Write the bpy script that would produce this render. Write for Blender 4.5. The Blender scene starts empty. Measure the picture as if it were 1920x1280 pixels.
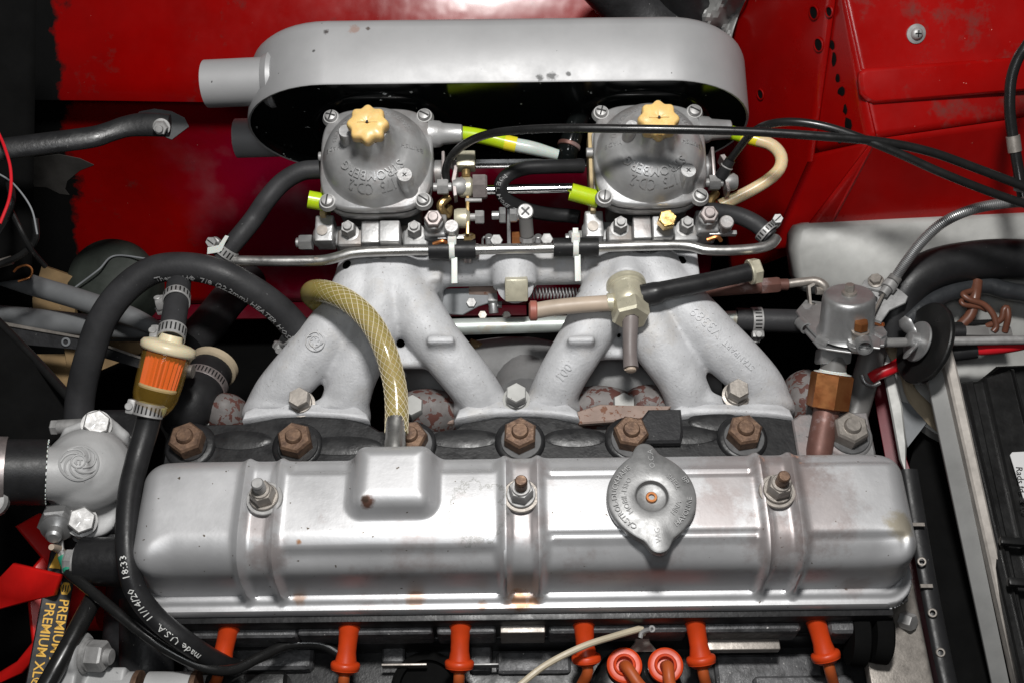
# Engine bay seen from above: straight six with two carburettors.
# Lengths below are in design units of 0.5 mm (S metres each).
import bpy, bmesh, math, random
from mathutils import Vector, Matrix
rng = random.Random(7)
S = 0.0005
sc = bpy.context.scene
COL = sc.collection

# ------------------------------------------------------------------ camera
TH = math.radians(58.4); RO = math.radians(0.7); FO = 2059.0
_f = Vector((0, math.cos(TH), -math.sin(TH)))
_x = Vector((1, 0, 0)); _u = Vector((0, math.sin(TH), math.cos(TH)))
CR = math.cos(RO) * _x - math.sin(RO) * _u
CU = math.sin(RO) * _x + math.cos(RO) * _u
CP = -_f * FO
cam_d = bpy.data.cameras.new('camera'); cam = bpy.data.objects.new('camera', cam_d); COL.objects.link(cam)
cam_d.sensor_width = 36; cam_d.lens = 36 * FO / 1920; cam_d.clip_start = 0.02; cam_d.clip_end = 50
cam.matrix_world = Matrix(((CR.x, CU.x, -_f.x, CP.x * S), (CR.y, CU.y, -_f.y, CP.y * S), (CR.z, CU.z, -_f.z, CP.z * S), (0, 0, 0, 1)))
sc.camera = cam
# ------------------------------------------------------------------ world (dim garage) and lamps
w = bpy.data.worlds.new('World'); sc.world = w; w.use_nodes = True
bg = w.node_tree.nodes['Background']; bg.inputs[0].default_value = (0.9, 0.95, 1.0, 1); bg.inputs[1].default_value = 0.025
def lamp(name, loc, target, sx, sy, power, col=(1, 1, 1)):
    d = bpy.data.lights.new(name, 'AREA'); d.shape = 'RECTANGLE'; d.size = sx; d.size_y = sy; d.energy = power; d.color = col
    o = bpy.data.objects.new(name, d); COL.objects.link(o); o.location = Vector(loc) * S
    o.rotation_euler = (Vector(target) - Vector(loc)).to_track_quat('-Z', 'Y').to_euler(); return o
lamp('flash_head', (60, -170, 2520), (0, -60, 0), 0.15, 0.11, 17.5, (1, 0.985, 0.96))
lamp('camera_fill', (-100, -1150, 2100), (0, 0, 0), 0.3, 0.2, 2.0, (0.95, 0.98, 1))
sc.view_settings.view_transform = 'Standard'; sc.view_settings.look = 'None'; sc.view_settings.exposure = 0; sc.view_settings.gamma = 1
sc.cycles.max_bounces = 6; sc.cycles.use_denoising = True
sc.cycles.sample_clamp_indirect = 4

# ------------------------------------------------------------------ pixel ray -> point in the bay
def ray(px, py): return _f + CR * ((px - 960) / FO) - CU * ((py - 640) / FO)
def P(px, py, h):                      # on the level h
    d = ray(px, py); return CP + d * ((h - CP.z) / d.z)
def PL(px, py, p, n):                  # on the plane through p with normal n
    d = ray(px, py); n = Vector(n); return CP + d * ((Vector(p) - CP).dot(n) / d.dot(n))
def PV(px, py, v): return PL(px, py, (0, v, 0), (0, 1, 0))
def US(p): return (Vector(p) - CP).dot(_f) / FO     # design units per photo pixel at p

# ------------------------------------------------------------------ mesh helper
def perp(a):
    a = Vector(a).normalized()
    b = Vector((1, 0, 0)) if abs(a.x) < 0.8 else Vector((0, 1, 0))
    e1 = (b - a * b.dot(a)).normalized(); return e1, a.cross(e1)
def spline(pts, n):
    """Catmull-Rom through pts (tuples of any size), about n samples, even spacing."""
    pts = [tuple(p) for p in pts]
    if len(pts) == 2: dense = [tuple(a + (b - a) * t / 24 for a, b in zip(*pts)) for t in range(25)]
    else:
        e = [tuple(2 * a - b for a, b in zip(pts[0], pts[1]))] + pts + [tuple(2 * a - b for a, b in zip(pts[-1], pts[-2]))]
        dense = []
        for i in range(1, len(e) - 2):
            for k in range(24):
                t = k / 24
                dense.append(tuple(0.5 * (2 * b + (c - a) * t + (2 * a - 5 * b + 4 * c - d) * t * t + (3 * b - a - 3 * c + d) * t ** 3)
                                   for a, b, c, d in zip(e[i - 1], e[i], e[i + 1], e[i + 2])))
        dense.append(pts[-1])
    L = [0]
    for a, b in zip(dense, dense[1:]): L.append(L[-1] + (Vector(a[:3]) - Vector(b[:3])).length)
    out = []; j = 0
    for k in range(n + 1):
        s = L[-1] * k / n
        while j < len(L) - 2 and L[j + 1] < s: j += 1
        t = (s - L[j]) / max(1e-9, L[j + 1] - L[j])
        out.append(tuple(a + (b - a) * t for a, b in zip(dense[j], dense[j + 1])))
    return out
def frames(pts, start=None):
    T = []
    for i in range(len(pts)):
        T.append((pts[min(i + 1, len(pts) - 1)] - pts[max(i - 1, 0)]).normalized())
    n = perp(T[0])[0] if start is None else (start - T[0] * start.dot(T[0])).normalized()
    F = []
    for t in T:
        n = (n - t * n.dot(t)).normalized(); F.append((t, n, t.cross(n)))
    return F
class MB:
    def __init__(s): s.v = []; s.f = []
    def add(s, vs, fs):
        o = len(s.v); s.v += [Vector(p) for p in vs]; s.f += [tuple(o + i for i in f) for f in fs]; return s
    def box(s, c, sx, sy, sz, ex=(1, 0, 0), ey=(0, 1, 0), ez=(0, 0, 1)):
        c = Vector(c); ex = Vector(ex) * sx / 2; ey = Vector(ey) * sy / 2; ez = Vector(ez) * sz / 2
        v = [c + ex * a + ey * b + ez * d for d in (-1, 1) for b in (-1, 1) for a in (-1, 1)]
        return s.add(v, [(0, 2, 3, 1), (4, 5, 7, 6), (0, 1, 5, 4), (2, 6, 7, 3), (0, 4, 6, 2), (1, 3, 7, 5)])
    def rings(s, R, closed=True, cap0=True, cap1=True):
        n = len(R[0]); v = [p for r in R for p in r]; f = []
        for i in range(len(R) - 1):
            for k in range(n if closed else n - 1):
                k2 = (k + 1) % n; f.append((i * n + k, i * n + k2, (i + 1) * n + k2, (i + 1) * n + k))
        if cap0: f.append(tuple(range(n - 1, -1, -1)))
        if cap1: f.append(tuple((len(R) - 1) * n + k for k in range(n)))
        return s.add(v, f)
    def tube(s, pts, r, seg=14, n=None, caps=True, start=None, flat=None):
        pts = [Vector(p) for p in pts]
        if not isinstance(r, (list, tuple)): r = [r] * len(pts)
        q = [tuple(p) + (rr,) for p, rr in zip(pts, r)]
        if n is None: n = max(2, len(pts) - 1) * 8 if len(pts) > 2 else 1
        q = spline(q, n) if n > 1 else q
        c = [Vector(a[:3]) for a in q]; F = frames(c, start); R = []
        fx, fy = flat or (1, 1)
        for a, p, (t, e1, e2) in zip(q, c, F):
            R.append([p + e1 * (math.cos(2 * math.pi * k / seg) * a[3] * fx) + e2 * (math.sin(2 * math.pi * k / seg) * a[3] * fy) for k in range(seg)])
        return s.rings(R, True, caps, caps)
    def pipe(s, pts, r, wall, seg=16, n=None):       # open hollow tube
        pts = [Vector(p) for p in pts]; n = n or max(1, len(pts) - 1) * 6
        c = [Vector(a) for a in spline([tuple(p) for p in pts], n)]; F = frames(c); R = []
        for p, (t, a, b) in zip(c, F): R.append([p + (a * math.cos(2 * math.pi * k / seg) + b * math.sin(2 * math.pi * k / seg)) * r for k in range(seg)])
        R2 = []
        for p, (t, a, b) in zip(c, F): R2.append([p + (a * math.cos(2 * math.pi * k / seg) + b * math.sin(2 * math.pi * k / seg)) * (r - wall) for k in range(seg)])
        R = R + R2[::-1] + [R[0]]
        return s.rings(R, True, False, False)
    def lathe(s, prof, o, axis, seg=28, e1=None, ph=0.0):
        o = Vector(o); a = Vector(axis).normalized()
        if e1 is None: e1, e2 = perp(a)
        else: e1 = (Vector(e1) - a * Vector(e1).dot(a)).normalized(); e2 = a.cross(e1)
        R = [[o + a * z + (e1 * math.cos(2 * math.pi * k / seg + ph) + e2 * math.sin(2 * math.pi * k / seg + ph)) * max(r, 0.01) for k in range(seg)] for r, z in prof]
        return s.rings(R)
    def cyl(s, o, axis, r, h, seg=20, ch=None, e1=None):
        ch = min(r, h) * 0.12 if ch is None else ch
        return s.lathe([(r - ch, 0), (r, ch), (r, h - ch), (r - ch, h)], o, axis, seg, e1)
    def hexa(s, o, axis, r, h, e1=None, ph=0.0, seg=6):
        s.lathe([(r, 0), (r, h * 0.86), (r * 0.9, h)], o, axis, seg, e1, ph); return s
    def nut(s, o, axis, r, h, ri, e1=None, ph=0.0):
        a = Vector(axis).normalized()
        s.lathe([(ri, 0), (r, 0), (r, h * 0.84), (r * 0.88, h), (ri, h), (ri, 0)], o, a, 6, e1, ph); return s
    def ring(s, o, axis, ro, ri, h, seg=28, ch=1.0):
        R = [(ri, 0), (ro - ch, 0), (ro, ch), (ro, h - ch), (ro - ch, h), (ri, h), (ri, 0)]
        o = Vector(o); a = Vector(axis).normalized(); e1, e2 = perp(a)
        RR = [[o + a * z + (e1 * math.cos(2 * math.pi * k / seg) + e2 * math.sin(2 * math.pi * k / seg)) * r for k in range(seg)] for r, z in R]
        return s.rings(RR, True, False, False)
    def prism(s, poly, o, ex, ey, ez, d, ch=0.0):
        o = Vector(o); ex = Vector(ex); ey = Vector(ey); ez = Vector(ez); n = len(poly)
        ar = sum(poly[i][0] * poly[(i + 1) % n][1] - poly[(i + 1) % n][0] * poly[i][1] for i in range(n))
        if ar < 0: poly = poly[::-1]
        def off(k):
            out = []
            for i in range(n):
                a, b, c = Vector(poly[i - 1]).to_3d(), Vector(poly[i]).to_3d(), Vector(poly[(i + 1) % n]).to_3d()
                t1 = (b - a).normalized(); t2 = (c - b).normalized(); nn = (Vector((-t1.y, t1.x, 0)) + Vector((-t2.y, t2.x, 0)))
                if nn.length < 1e-6: nn = Vector((-t1.y, t1.x, 0))
                nn.normalize(); q = b + nn * k; out.append((q.x, q.y))
            return out
        lv = [(0, 0), (0, d)] if ch <= 0 else [(ch, 0), (0, ch), (0, d - ch), (ch, d)]
        R = []
        for k, z in lv: R.append([o + ex * x + ey * y + ez * z for x, y in (off(k) if k else poly)])
        return s.rings(R)
    def grid(s, rows):
        m, n = len(rows), len(rows[0]); v = [p for r in rows for p in r]
        return s.add(v, [(i * n + k, i * n + k + 1, (i + 1) * n + k + 1, (i + 1) * n + k) for i in range(m - 1) for k in range(n - 1)])
    def xf(s, fn): s.v = [fn(p) for p in s.v]; return s

LOC = {}
def link(name, me, mat, parent=None, loc=None):
    o = bpy.data.objects.new(name, me); COL.objects.link(o)
    if mat is not None: me.materials.append(mat)
    if parent is not None: o.parent = parent; LOC[o.name] = LOC[parent.name]
    elif loc is not None: o.location = Vector(loc) * S; LOC[o.name] = Vector(loc)
    return o
def build(name, mb, mat, parent=None, loc=None, ang=35, bevel=0, seg=2, sub=0):
    if parent is None and loc is None:
        xs = [p for p in mb.v]; loc = Vector((sum(p.x for p in xs) / len(xs), sum(p.y for p in xs) / len(xs), min(p.z for p in xs)))
    off = LOC[parent.name] if parent is not None else Vector(loc)
    me = bpy.data.meshes.new(name); me.from_pydata([((p - off) * S)[:] for p in mb.v], [], mb.f)
    bm = bmesh.new(); bm.from_mesh(me); bmesh.ops.recalc_face_normals(bm, faces=bm.faces)
    if bevel:
        ed = [e for e in bm.edges if len(e.link_faces) == 2 and e.calc_face_angle(0) > 0.6]
        bmesh.ops.bevel(bm, geom=ed, offset=bevel * S, segments=seg, profile=0.6, affect='EDGES', clamp_overlap=True)
    bm.to_mesh(me); bm.free()
    me.polygons.foreach_set('use_smooth', [True] * len(me.polygons)); me.set_sharp_from_angle(angle=math.radians(ang)); me.update()
    o = link(name, me, mat, parent, loc)
    if sub:
        m = o.modifiers.new('sub', 'SUBSURF'); m.levels = sub; m.render_levels = sub
    return o
def cast(name, mb, mat, parent=None, loc=None, vox=5.0, smooth=6, fac=0.5):
    """a casting: shapes fused by voxel remesh and softened"""
    o = build(name, mb, None, parent, loc)
    m = o.modifiers.new('r', 'REMESH'); m.mode = 'VOXEL'; m.voxel_size = vox * S; m.use_smooth_shade = True
    m = o.modifiers.new('s', 'SMOOTH'); m.iterations = smooth; m.factor = fac
    dg = bpy.context.evaluated_depsgraph_get(); me = bpy.data.meshes.new_from_object(o.evaluated_get(dg))
    o.modifiers.clear(); old = o.data; o.data = me; bpy.data.meshes.remove(old); me.name = name
    me.materials.clear(); me.materials.append(mat)
    me.polygons.foreach_set('use_smooth', [True] * len(me.polygons)); me.set_sharp_from_angle(angle=math.radians(60))
    return o
def tag(o, label, cat, group=None, kind=None):
    o['label'] = label
    if cat: o['category'] = cat
    if group: o['group'] = group
    if kind: o['kind'] = kind
    return o
def struct(o): o['kind'] = 'structure'; return o
def thing(name, loc, label, cat, group=None):
    o = bpy.data.objects.new(name, None); COL.objects.link(o); o.empty_display_size = 0.01
    o.location = Vector(loc) * S; LOC[o.name] = Vector(loc); return tag(o, label, cat, group)
def copy_tree(o, parent=None):
    c = o.copy(); COL.objects.link(c); c.parent = parent; LOC[c.name] = LOC[o.name]
    for ch in list(o.children): copy_tree(ch, c)
    return c
# ------------------------------------------------------------------ lettering
def text_geo(body, size, depth=1.0, res=2, align='CENTER', bold=0.0):
    cu = bpy.data.curves.new('t', 'FONT'); cu.body = body; cu.size = 1.0; cu.extrude = 0.5; cu.resolution_u = res; cu.align_x = align; cu.align_y = 'CENTER'; cu.offset = bold
    o = bpy.data.objects.new('t', cu); COL.objects.link(o); dg = bpy.context.evaluated_depsgraph_get()
    me = bpy.data.meshes.new_from_object(o.evaluated_get(dg))
    v = [(p.co.x * size, p.co.y * size, (p.co.z + 0.5) * depth) for p in me.vertices]; f = [tuple(p.vertices) for p in me.polygons]
    bpy.data.objects.remove(o); bpy.data.curves.remove(cu); bpy.data.meshes.remove(me); return v, f
def text_flat(mb, body, size, o, ex, ey, depth=1.0, align='CENTER', bold=0.0, sink=0.4):
    v, f = text_geo(body, size, depth, 2, align, bold); o = Vector(o); ex = Vector(ex).normalized(); ey = Vector(ey).normalized(); ez = ex.cross(ey)
    mb.add([o + ex * x + ey * y + ez * (z - sink) for x, y, z in v], f)
def text_arc(mb, body, size, c, ex, ey, R, mid, cw=True, depth=1.0, zf=None, stretch=1.0, sink=0.5):
    """on a disc: cw reads clockwise with tops outward, else counter-clockwise with tops inward; mid = angle of its middle"""
    v, f = text_geo(body, size, depth); c = Vector(c); ex = Vector(ex); ey = Vector(ey); ez = ex.cross(ey); out = []
    for x, y, z in v:
        if cw: a = mid - x * stretch / R; r = R + y
        else: a = mid + x * stretch / R; r = R - y
        out.append(c + ex * (r * math.cos(a)) + ey * (r * math.sin(a)) + ez * (z - sink + (zf(r) if zf else 0)))
    mb.add(out, f)
def text_hose(mb, body, size, pts, r, s0, up, flip=False, depth=0.5, shift=0.0, bold=0.0):
    """print along a hose, on its upper side (direction up)"""
    c = [Vector(a) for a in spline([tuple(p) for p in pts], 120)]; F = frames(c); L = [0]
    for a, b in zip(c, c[1:]): L.append(L[-1] + (a - b).length)
    v, f = text_geo(body, size, depth, 1, 'LEFT', bold); out = []
    for x, y, z in v:
        s = s0 * L[-1] + (-x if flip else x); s = min(max(s, 0.01), L[-1] - 0.01)
        j = max(i for i in range(len(L) - 1) if L[i] <= s); t = (s - L[j]) / (L[j + 1] - L[j]); p = c[j].lerp(c[j + 1], t)
        tg = (c[j + 1] - c[j]).normalized(); n = Vector(up); n = (n - tg * n.dot(tg)).normalized(); b = n.cross(tg)
        a = (y + shift) / r * (-1 if flip else 1); out.append(p + (n * math.cos(a) + b * math.sin(a)) * (r + z - 0.15))
    mb.add(out, f)
# ------------------------------------------------------------------ materials
def srgb(*c): return tuple((x / 255 / 12.92 if x / 255 <= 0.04045 else ((x / 255 + 0.055) / 1.055) ** 2.4) for x in c)
def mat(name, col, rough=0.5, metal=0.0, var=0.0, var_px=60, col2=None, chips=None, chip_px=14, chip_t=0.70, bump=0.0, bump_px=5, coat=0.0, spec=0.5,
        trans=0.0, sss=0.0, rvar=0.1, dust=None, dust_t=0.6, dust_px=120, ior=1.45, alpha=1.0, chip2=None, chip2_px=5, chip2_t=0.75):
    m = bpy.data.materials.new(name); m.use_nodes = True; N = m.node_tree.nodes; K = m.node_tree.links; b = N['Principled BSDF']
    b.inputs['Metallic'].default_value = metal; b.inputs['Specular IOR Level'].default_value = spec; b.inputs['IOR'].default_value = ior
    b.inputs['Coat Weight'].default_value = coat; b.inputs['Coat Roughness'].default_value = 0.12
    b.inputs['Transmission Weight'].default_value = trans
    if sss: b.inputs['Subsurface Weight'].default_value = sss; b.inputs['Subsurface Scale'].default_value = 0.006
    tc = N.new('ShaderNodeTexCoord'); oi = N.new('ShaderNodeObjectInfo'); ad = N.new('ShaderNodeVectorMath'); ad.operation = 'MULTIPLY_ADD'
    ad.inputs[1].default_value = (1, 1, 1); K.new(tc.outputs['Object'], ad.inputs[0]); K.new(oi.outputs['Random'], ad.inputs[2]); V = ad.outputs[0]
    def noise(px, det=4, rg=0.6, dist=0.0):
        n = N.new('ShaderNodeTexNoise'); n.inputs['Scale'].default_value = 2000.0 / px; n.inputs['Detail'].default_value = det; n.inputs['Roughness'].default_value = rg
        n.inputs['Distortion'].default_value = dist; K.new(V, n.inputs['Vector']); return n.outputs['Fac']
    def ramp(src, a, c):
        r = N.new('ShaderNodeMapRange'); r.inputs[1].default_value = a; r.inputs[2].default_value = c; r.clamp = True; K.new(src, r.inputs[0]); return r.outputs[0]
    def mix(fac, c1, c2):
        x = N.new('ShaderNodeMix'); x.data_type = 'RGBA'; K.new(fac, x.inputs[0])
        for k, c in ((6, c1), (7, c2)):
            if isinstance(c, tuple): x.inputs[k].default_value = (c[0], c[1], c[2], 1)
            else: K.new(c, x.inputs[k])
        return x.outputs[2]
    cur = tuple(col)
    if var or col2:
        c2 = col2 or tuple(x * (1 - var) for x in col); cur = mix(ramp(noise(var_px, 5), 0.35, 0.68), cur, c2)
    if dust: cur = mix(ramp(noise(dust_px, 8, 0.7), dust_t - 0.06, dust_t + 0.1), cur, tuple(dust))
    if chips: cf = ramp(noise(chip_px, 3, 0.6, 0.6), chip_t, chip_t + 0.02); cur = mix(cf, cur, tuple(chips))
    if chip2: cf2 = ramp(noise(chip2_px, 2, 0.5), chip2_t, chip2_t + 0.02); cur = mix(cf2, cur, tuple(chip2))
    if isinstance(cur, tuple): b.inputs['Base Color'].default_value = (*cur, 1)
    else: K.new(cur, b.inputs['Base Color'])
    if rvar:
        r = N.new('ShaderNodeMapRange'); r.inputs[1].default_value = 0.3; r.inputs[2].default_value = 0.7; r.inputs[3].default_value = max(0.03, rough - rvar); r.inputs[4].default_value = min(1, rough + rvar)
        K.new(noise(var_px * 0.6, 6, 0.65), r.inputs[0]); K.new(r.outputs[0], b.inputs['Roughness'])
    else: b.inputs['Roughness'].default_value = rough
    if metal and chips:
        x = N.new('ShaderNodeMath'); x.operation = 'MULTIPLY_ADD'; x.inputs[1].default_value = -metal; x.inputs[2].default_value = metal; K.new(cf, x.inputs[0]); K.new(x.outputs[0], b.inputs['Metallic'])
    if bump:
        bp = N.new('ShaderNodeBump'); bp.inputs['Distance'].default_value = bump * S; bp.inputs['Strength'].default_value = 1.0
        K.new(noise(bump_px, 3, 0.6), bp.inputs['Height']); K.new(bp.outputs[0], b.inputs['Normal'])
    if alpha < 1: b.inputs['Alpha'].default_value = alpha
    return m
M = {}
M['cover'] = mat('silver_cover_paint', (0.55, 0.55, 0.56), 0.42, 0.55, 0.16, 200, rvar=0.09, bump=0.12, bump_px=7, chip2=(0.10, 0.08, 0.06), chip2_px=11, chip2_t=0.735, dust=(0.34, 0.29, 0.28), dust_t=0.64, dust_px=170)
M['dust_cover'] = M['cover']
M['aircl'] = mat('silver_canister_paint', (0.35, 0.35, 0.355), 0.52, 0.25, 0.12, 160, rvar=0.08, bump=0.06, bump_px=6, chip2=(0.06, 0.06, 0.06), chip2_px=13, chip2_t=0.77)
M['alu'] = mat('sand_cast_aluminium', (0.54, 0.545, 0.56), 0.60, 0.12, 0.20, 34, rvar=0.08, bump=0.9, bump_px=5, chip2=(0.30, 0.29, 0.29), chip2_px=4.5, chip2_t=0.69, dust=(0.47, 0.455, 0.44), dust_t=0.60, dust_px=110)
M['carb'] = mat('die_cast_alloy', (0.47, 0.47, 0.47), 0.38, 0.5, 0.3, 60, rvar=0.1, bump=0.3, bump_px=5, dust=(0.30, 0.27, 0.26), dust_t=0.58, dust_px=110)
M['carbdark'] = mat('stained_alloy', (0.28, 0.28, 0.28), 0.5, 0.4, 0.3, 40, rvar=0.1, bump=0.3, bump_px=6, dust=(0.20, 0.17, 0.15), dust_t=0.55)
M['steel'] = mat('zinc_plated_steel', (0.38, 0.375, 0.37), 0.50, 0.4, 0.35, 20, rvar=0.1, bump=0.1, bump_px=4)
M['chrome'] = mat('bright_steel_rod', (0.75, 0.75, 0.75), 0.14, 1.0, 0.1, 40, rvar=0.05)
M['pipe'] = mat('worn_steel_pipe', (0.56, 0.55, 0.53), 0.32, 0.9, 0.3, 40, rvar=0.1, chips=(0.25, 0.21, 0.18), chip_px=20, chip_t=0.66)
M['waterpipe'] = mat('galvanised_pipe', (0.52, 0.56, 0.53), 0.40, 0.5, 0.2, 50, dust=(0.45, 0.36, 0.25), dust_t=0.62, dust_px=50)
M['rubber'] = mat('black_rubber', (0.018, 0.018, 0.019), 0.42, 0, 0.3, 40, rvar=0.1, bump=0.2, bump_px=4, spec=0.3, chip2=(0.09, 0.09, 0.09), chip2_px=7, chip2_t=0.76)
M['hose'] = mat('grey_rubber_hose', (0.034, 0.034, 0.036), 0.50, 0, 0.35, 60, rvar=0.12, bump=0.3, bump_px=5, spec=0.3, chip2=(0.10, 0.10, 0.10), chip2_px=8, chip2_t=0.74)
M['cable'] = mat('gloss_black_sheath', (0.012, 0.012, 0.012), 0.28, 0, 0.2, 40, rvar=0.1)
M['blackpaint'] = mat('black_engine_paint', (0.014, 0.014, 0.015), 0.42, 0, 0.3, 60, rvar=0.14, bump=0.5, bump_px=8, chip2=(0.30, 0.29, 0.28), chip2_px=5, chip2_t=0.78)
M['greyblack'] = mat('dusty_black_paint', (0.030, 0.030, 0.032), 0.5, 0, 0.5, 50, rvar=0.14, spec=0.3, bump=0.9, bump_px=9, chip2=(0.35, 0.34, 0.33), chip2_px=5, chip2_t=0.76)
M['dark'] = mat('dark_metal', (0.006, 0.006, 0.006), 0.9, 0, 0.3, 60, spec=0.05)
M['black_gloss'] = mat('gloss_black_enamel', (0.005, 0.006, 0.006), 0.16, 0, 0.2, 90, rvar=0.07, chip2=(0.45, 0.47, 0.46), chip2_px=13, chip2_t=0.725)
M['red'] = mat('red_body_paint', (0.27, 0.0015, 0.001), 0.30, 0, 0.35, 300, rvar=0.12, coat=0.3, bump=0.05, bump_px=30, chip2=(0.30, 0.14, 0.12), chip2_px=9, chip2_t=0.785)
M['reddust'] = mat('dusty_red_paint', (0.30, 0.0015, 0.001), 0.30, 0, 0.3, 300, rvar=0.12, coat=0.35, bump=2.5, bump_px=170, dust=(0.12, 0.035, 0.03), dust_t=0.60, dust_px=110, chip2=(0.75, 0.35, 0.30), chip2_px=8, chip2_t=0.775)
M['maroon'] = mat('magenta_red_paint', (0.14, 0.002, 0.012), 0.38, 0, 0.4, 120, dust=(0.10, 0.03, 0.045), dust_t=0.62, dust_px=140, coat=0.2)
M['primer'] = mat('grey_primer', (0.20, 0.21, 0.22), 0.6, 0, 0.3, 60)
M['orange'] = mat('orange_silicone', (0.62, 0.055, 0.008), 0.42, 0, 0.25, 60, rvar=0.08, bump=0.15, bump_px=8)
M['orangewire'] = mat('orange_lead', (0.42, 0.085, 0.02), 0.45, 0, 0.2, 40)
M['nylon'] = mat('yellow_nylon', (0.74, 0.50, 0.19), 0.38, 0, 0.2, 30, sss=0.15)
M['cream'] = mat('cream_gasket', (0.50, 0.38, 0.20), 0.6, 0, 0.25, 30)
M['lime'] = mat('lime_tubing', (0.36, 0.55, 0.012), 0.28, 0, 0.15, 80, sss=0.2, col2=(0.46, 0.56, 0.01))
M['yellowtube'] = mat('yellow_tubing', (0.72, 0.62, 0.03), 0.28, 0, 0.1, 40, sss=0.2)
M['milky'] = mat('milky_tubing', (0.50, 0.56, 0.52), 0.28, 0, 0.1, 40, sss=0.4)
M['creamtube'] = mat('aged_clear_tubing', (0.62, 0.47, 0.26), 0.30, 0, 0.15, 60, sss=0.3, col2=(0.60, 0.50, 0.34))
M['white'] = mat('white_nylon', (0.72, 0.72, 0.68), 0.4, 0, 0.08, 30, sss=0.2)
M['rustnut'] = mat('rusty_nut', (0.21, 0.13, 0.085), 0.5, 0.45, 0.45, 14, rvar=0.12, bump=0.6, bump_px=5, col2=(0.085, 0.05, 0.035))
M['greynut'] = mat('dull_steel_nut', (0.34, 0.31, 0.28), 0.45, 0.6, 0.3, 20, rvar=0.1, bump=0.3, bump_px=5)
M['rust'] = mat('rust_speckled_iron', (0.19, 0.175, 0.17), 0.65, 0.1, 0.4, 40, chips=(0.09, 0.035, 0.028), chip_px=18, chip_t=0.525, bump=0.5, bump_px=9)
M['rustpink'] = mat('rusty_flange', (0.30, 0.22, 0.185), 0.7, 0.0, 0.3, 40, chips=(0.16, 0.07, 0.04), chip_px=10, chip_t=0.60, bump=0.5)
M['brass'] = mat('brass', (0.75, 0.52, 0.20), 0.25, 0.95, 0.2, 30)
M['copper'] = mat('tarnished_brass', (0.40, 0.17, 0.06), 0.38, 0.75, 0.4, 30, rvar=0.1, col2=(0.28, 0.09, 0.03))
M['copperpipe'] = mat('oxidised_copper_pipe', (0.16, 0.075, 0.06), 0.5, 0.3, 0.3, 30, dust=(0.38, 0.32, 0.32), dust_t=0.62, dust_px=90)
M['yzinc'] = mat('yellow_zinc', (0.64, 0.60, 0.46), 0.34, 0.45, 0.25, 30, rvar=0.1, chips=(0.22, 0.07, 0.02), chip_px=26, chip_t=0.69)
M['gold'] = mat('gold_passivated_steel', (0.52, 0.36, 0.16), 0.35, 0.8, 0.4, 20)
M['pinksteel'] = mat('pink_tarnished_steel', (0.42, 0.37, 0.36), 0.40, 0.7, 0.3, 20)
M['valve'] = mat('dull_pressed_zinc', (0.42, 0.42, 0.42), 0.42, 0.75, 0.25, 40, rvar=0.1, bump=0.15, bump_px=5)
M['oldwhite'] = mat('aged_white_paint', (0.38, 0.38, 0.365), 0.5, 0.1, 0.32, 90, dust=(0.42, 0.36, 0.28), dust_t=0.66, dust_px=120, chip2=(0.1, 0.09, 0.08), chip2_px=12, chip2_t=0.76)
M['beige'] = mat('beige_sealant', (0.44, 0.36, 0.25), 0.7, 0, 0.25, 60)
M['strip'] = mat('grey_painted_steel', (0.23, 0.23, 0.225), 0.45, 0.25, 0.2, 120, chips=(0.10, 0.07, 0.06), chip_px=40, chip_t=0.72)
M['stripedge'] = mat('weathered_pale_steel', (0.50, 0.46, 0.42), 0.55, 0.15, 0.35, 30)
M['battery'] = mat('battery_plastic', (0.010, 0.010, 0.010), 0.34, 0, 0.2, 60, bump=0.25, bump_px=5, chip2=(0.5, 0.5, 0.5), chip2_px=6, chip2_t=0.80)
M['label'] = mat('white_label', (0.62, 0.62, 0.62), 0.5, 0, 0.05, 60)
M['print'] = mat('black_print', (0.01, 0.01, 0.01), 0.5, rvar=0)
M['whiteprint'] = mat('white_print', (0.62, 0.62, 0.60), 0.6, rvar=0)
M['greyprint'] = mat('faded_grey_print', (0.30, 0.30, 0.30), 0.6, rvar=0)
M['goldprint'] = mat('amber_print', (0.72, 0.40, 0.03), 0.5, rvar=0)
M['belt'] = mat('belt_rubber', (0.016, 0.016, 0.017), 0.6, 0, 0.2, 40, bump=0.2, bump_px=4)
M['fanred'] = mat('red_fan_plastic', (0.68, 0.010, 0.008), 0.36, 0, 0.35, 160, rvar=0.1)
M['brownwire'] = mat('brown_insulation', (0.13, 0.05, 0.03), 0.38, 0, 0.3, 30)
M['redwire'] = mat('red_insulation', (0.55, 0.012, 0.02), 0.35, 0, 0.15, 60)
M['tape'] = mat('loom_tape', (0.028, 0.030, 0.033), 0.36, 0, 0.3, 30, bump=1.2, bump_px=16)
M['green'] = mat('green_sleeve', (0.02, 0.22, 0.14), 0.4, 0, 0.1, 30)
M['wirewhite'] = mat('cream_wire', (0.52, 0.45, 0.33), 0.45, 0, 0.2, 40)
M['grease'] = mat('dark_green_drum', (0.030, 0.036, 0.030), 0.5, 0, 0.4, 60)
M['greytube'] = mat('grey_chassis_tube', (0.16, 0.165, 0.17), 0.5, 0, 0.3, 120)
M['tan'] = mat('tan_cardboard_metal', (0.26, 0.17, 0.08), 0.7, 0, 0.4, 60, chip2=(0.5, 0.4, 0.25), chip2_px=8, chip2_t=0.72)
M['filterorange'] = mat('orange_paper_element', (0.70, 0.085, 0.01), 0.6, 0, 0.1, 20)
M['amberclear'] = mat('amber_clear_plastic', (0.50, 0.30, 0.05), 0.06, 0, 0, 60, trans=0.0, rvar=0, alpha=0.16)
M['ivory'] = mat('ivory_plastic', (0.66, 0.58, 0.40), 0.35, 0, 0.12, 40, sss=0.2)
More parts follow.
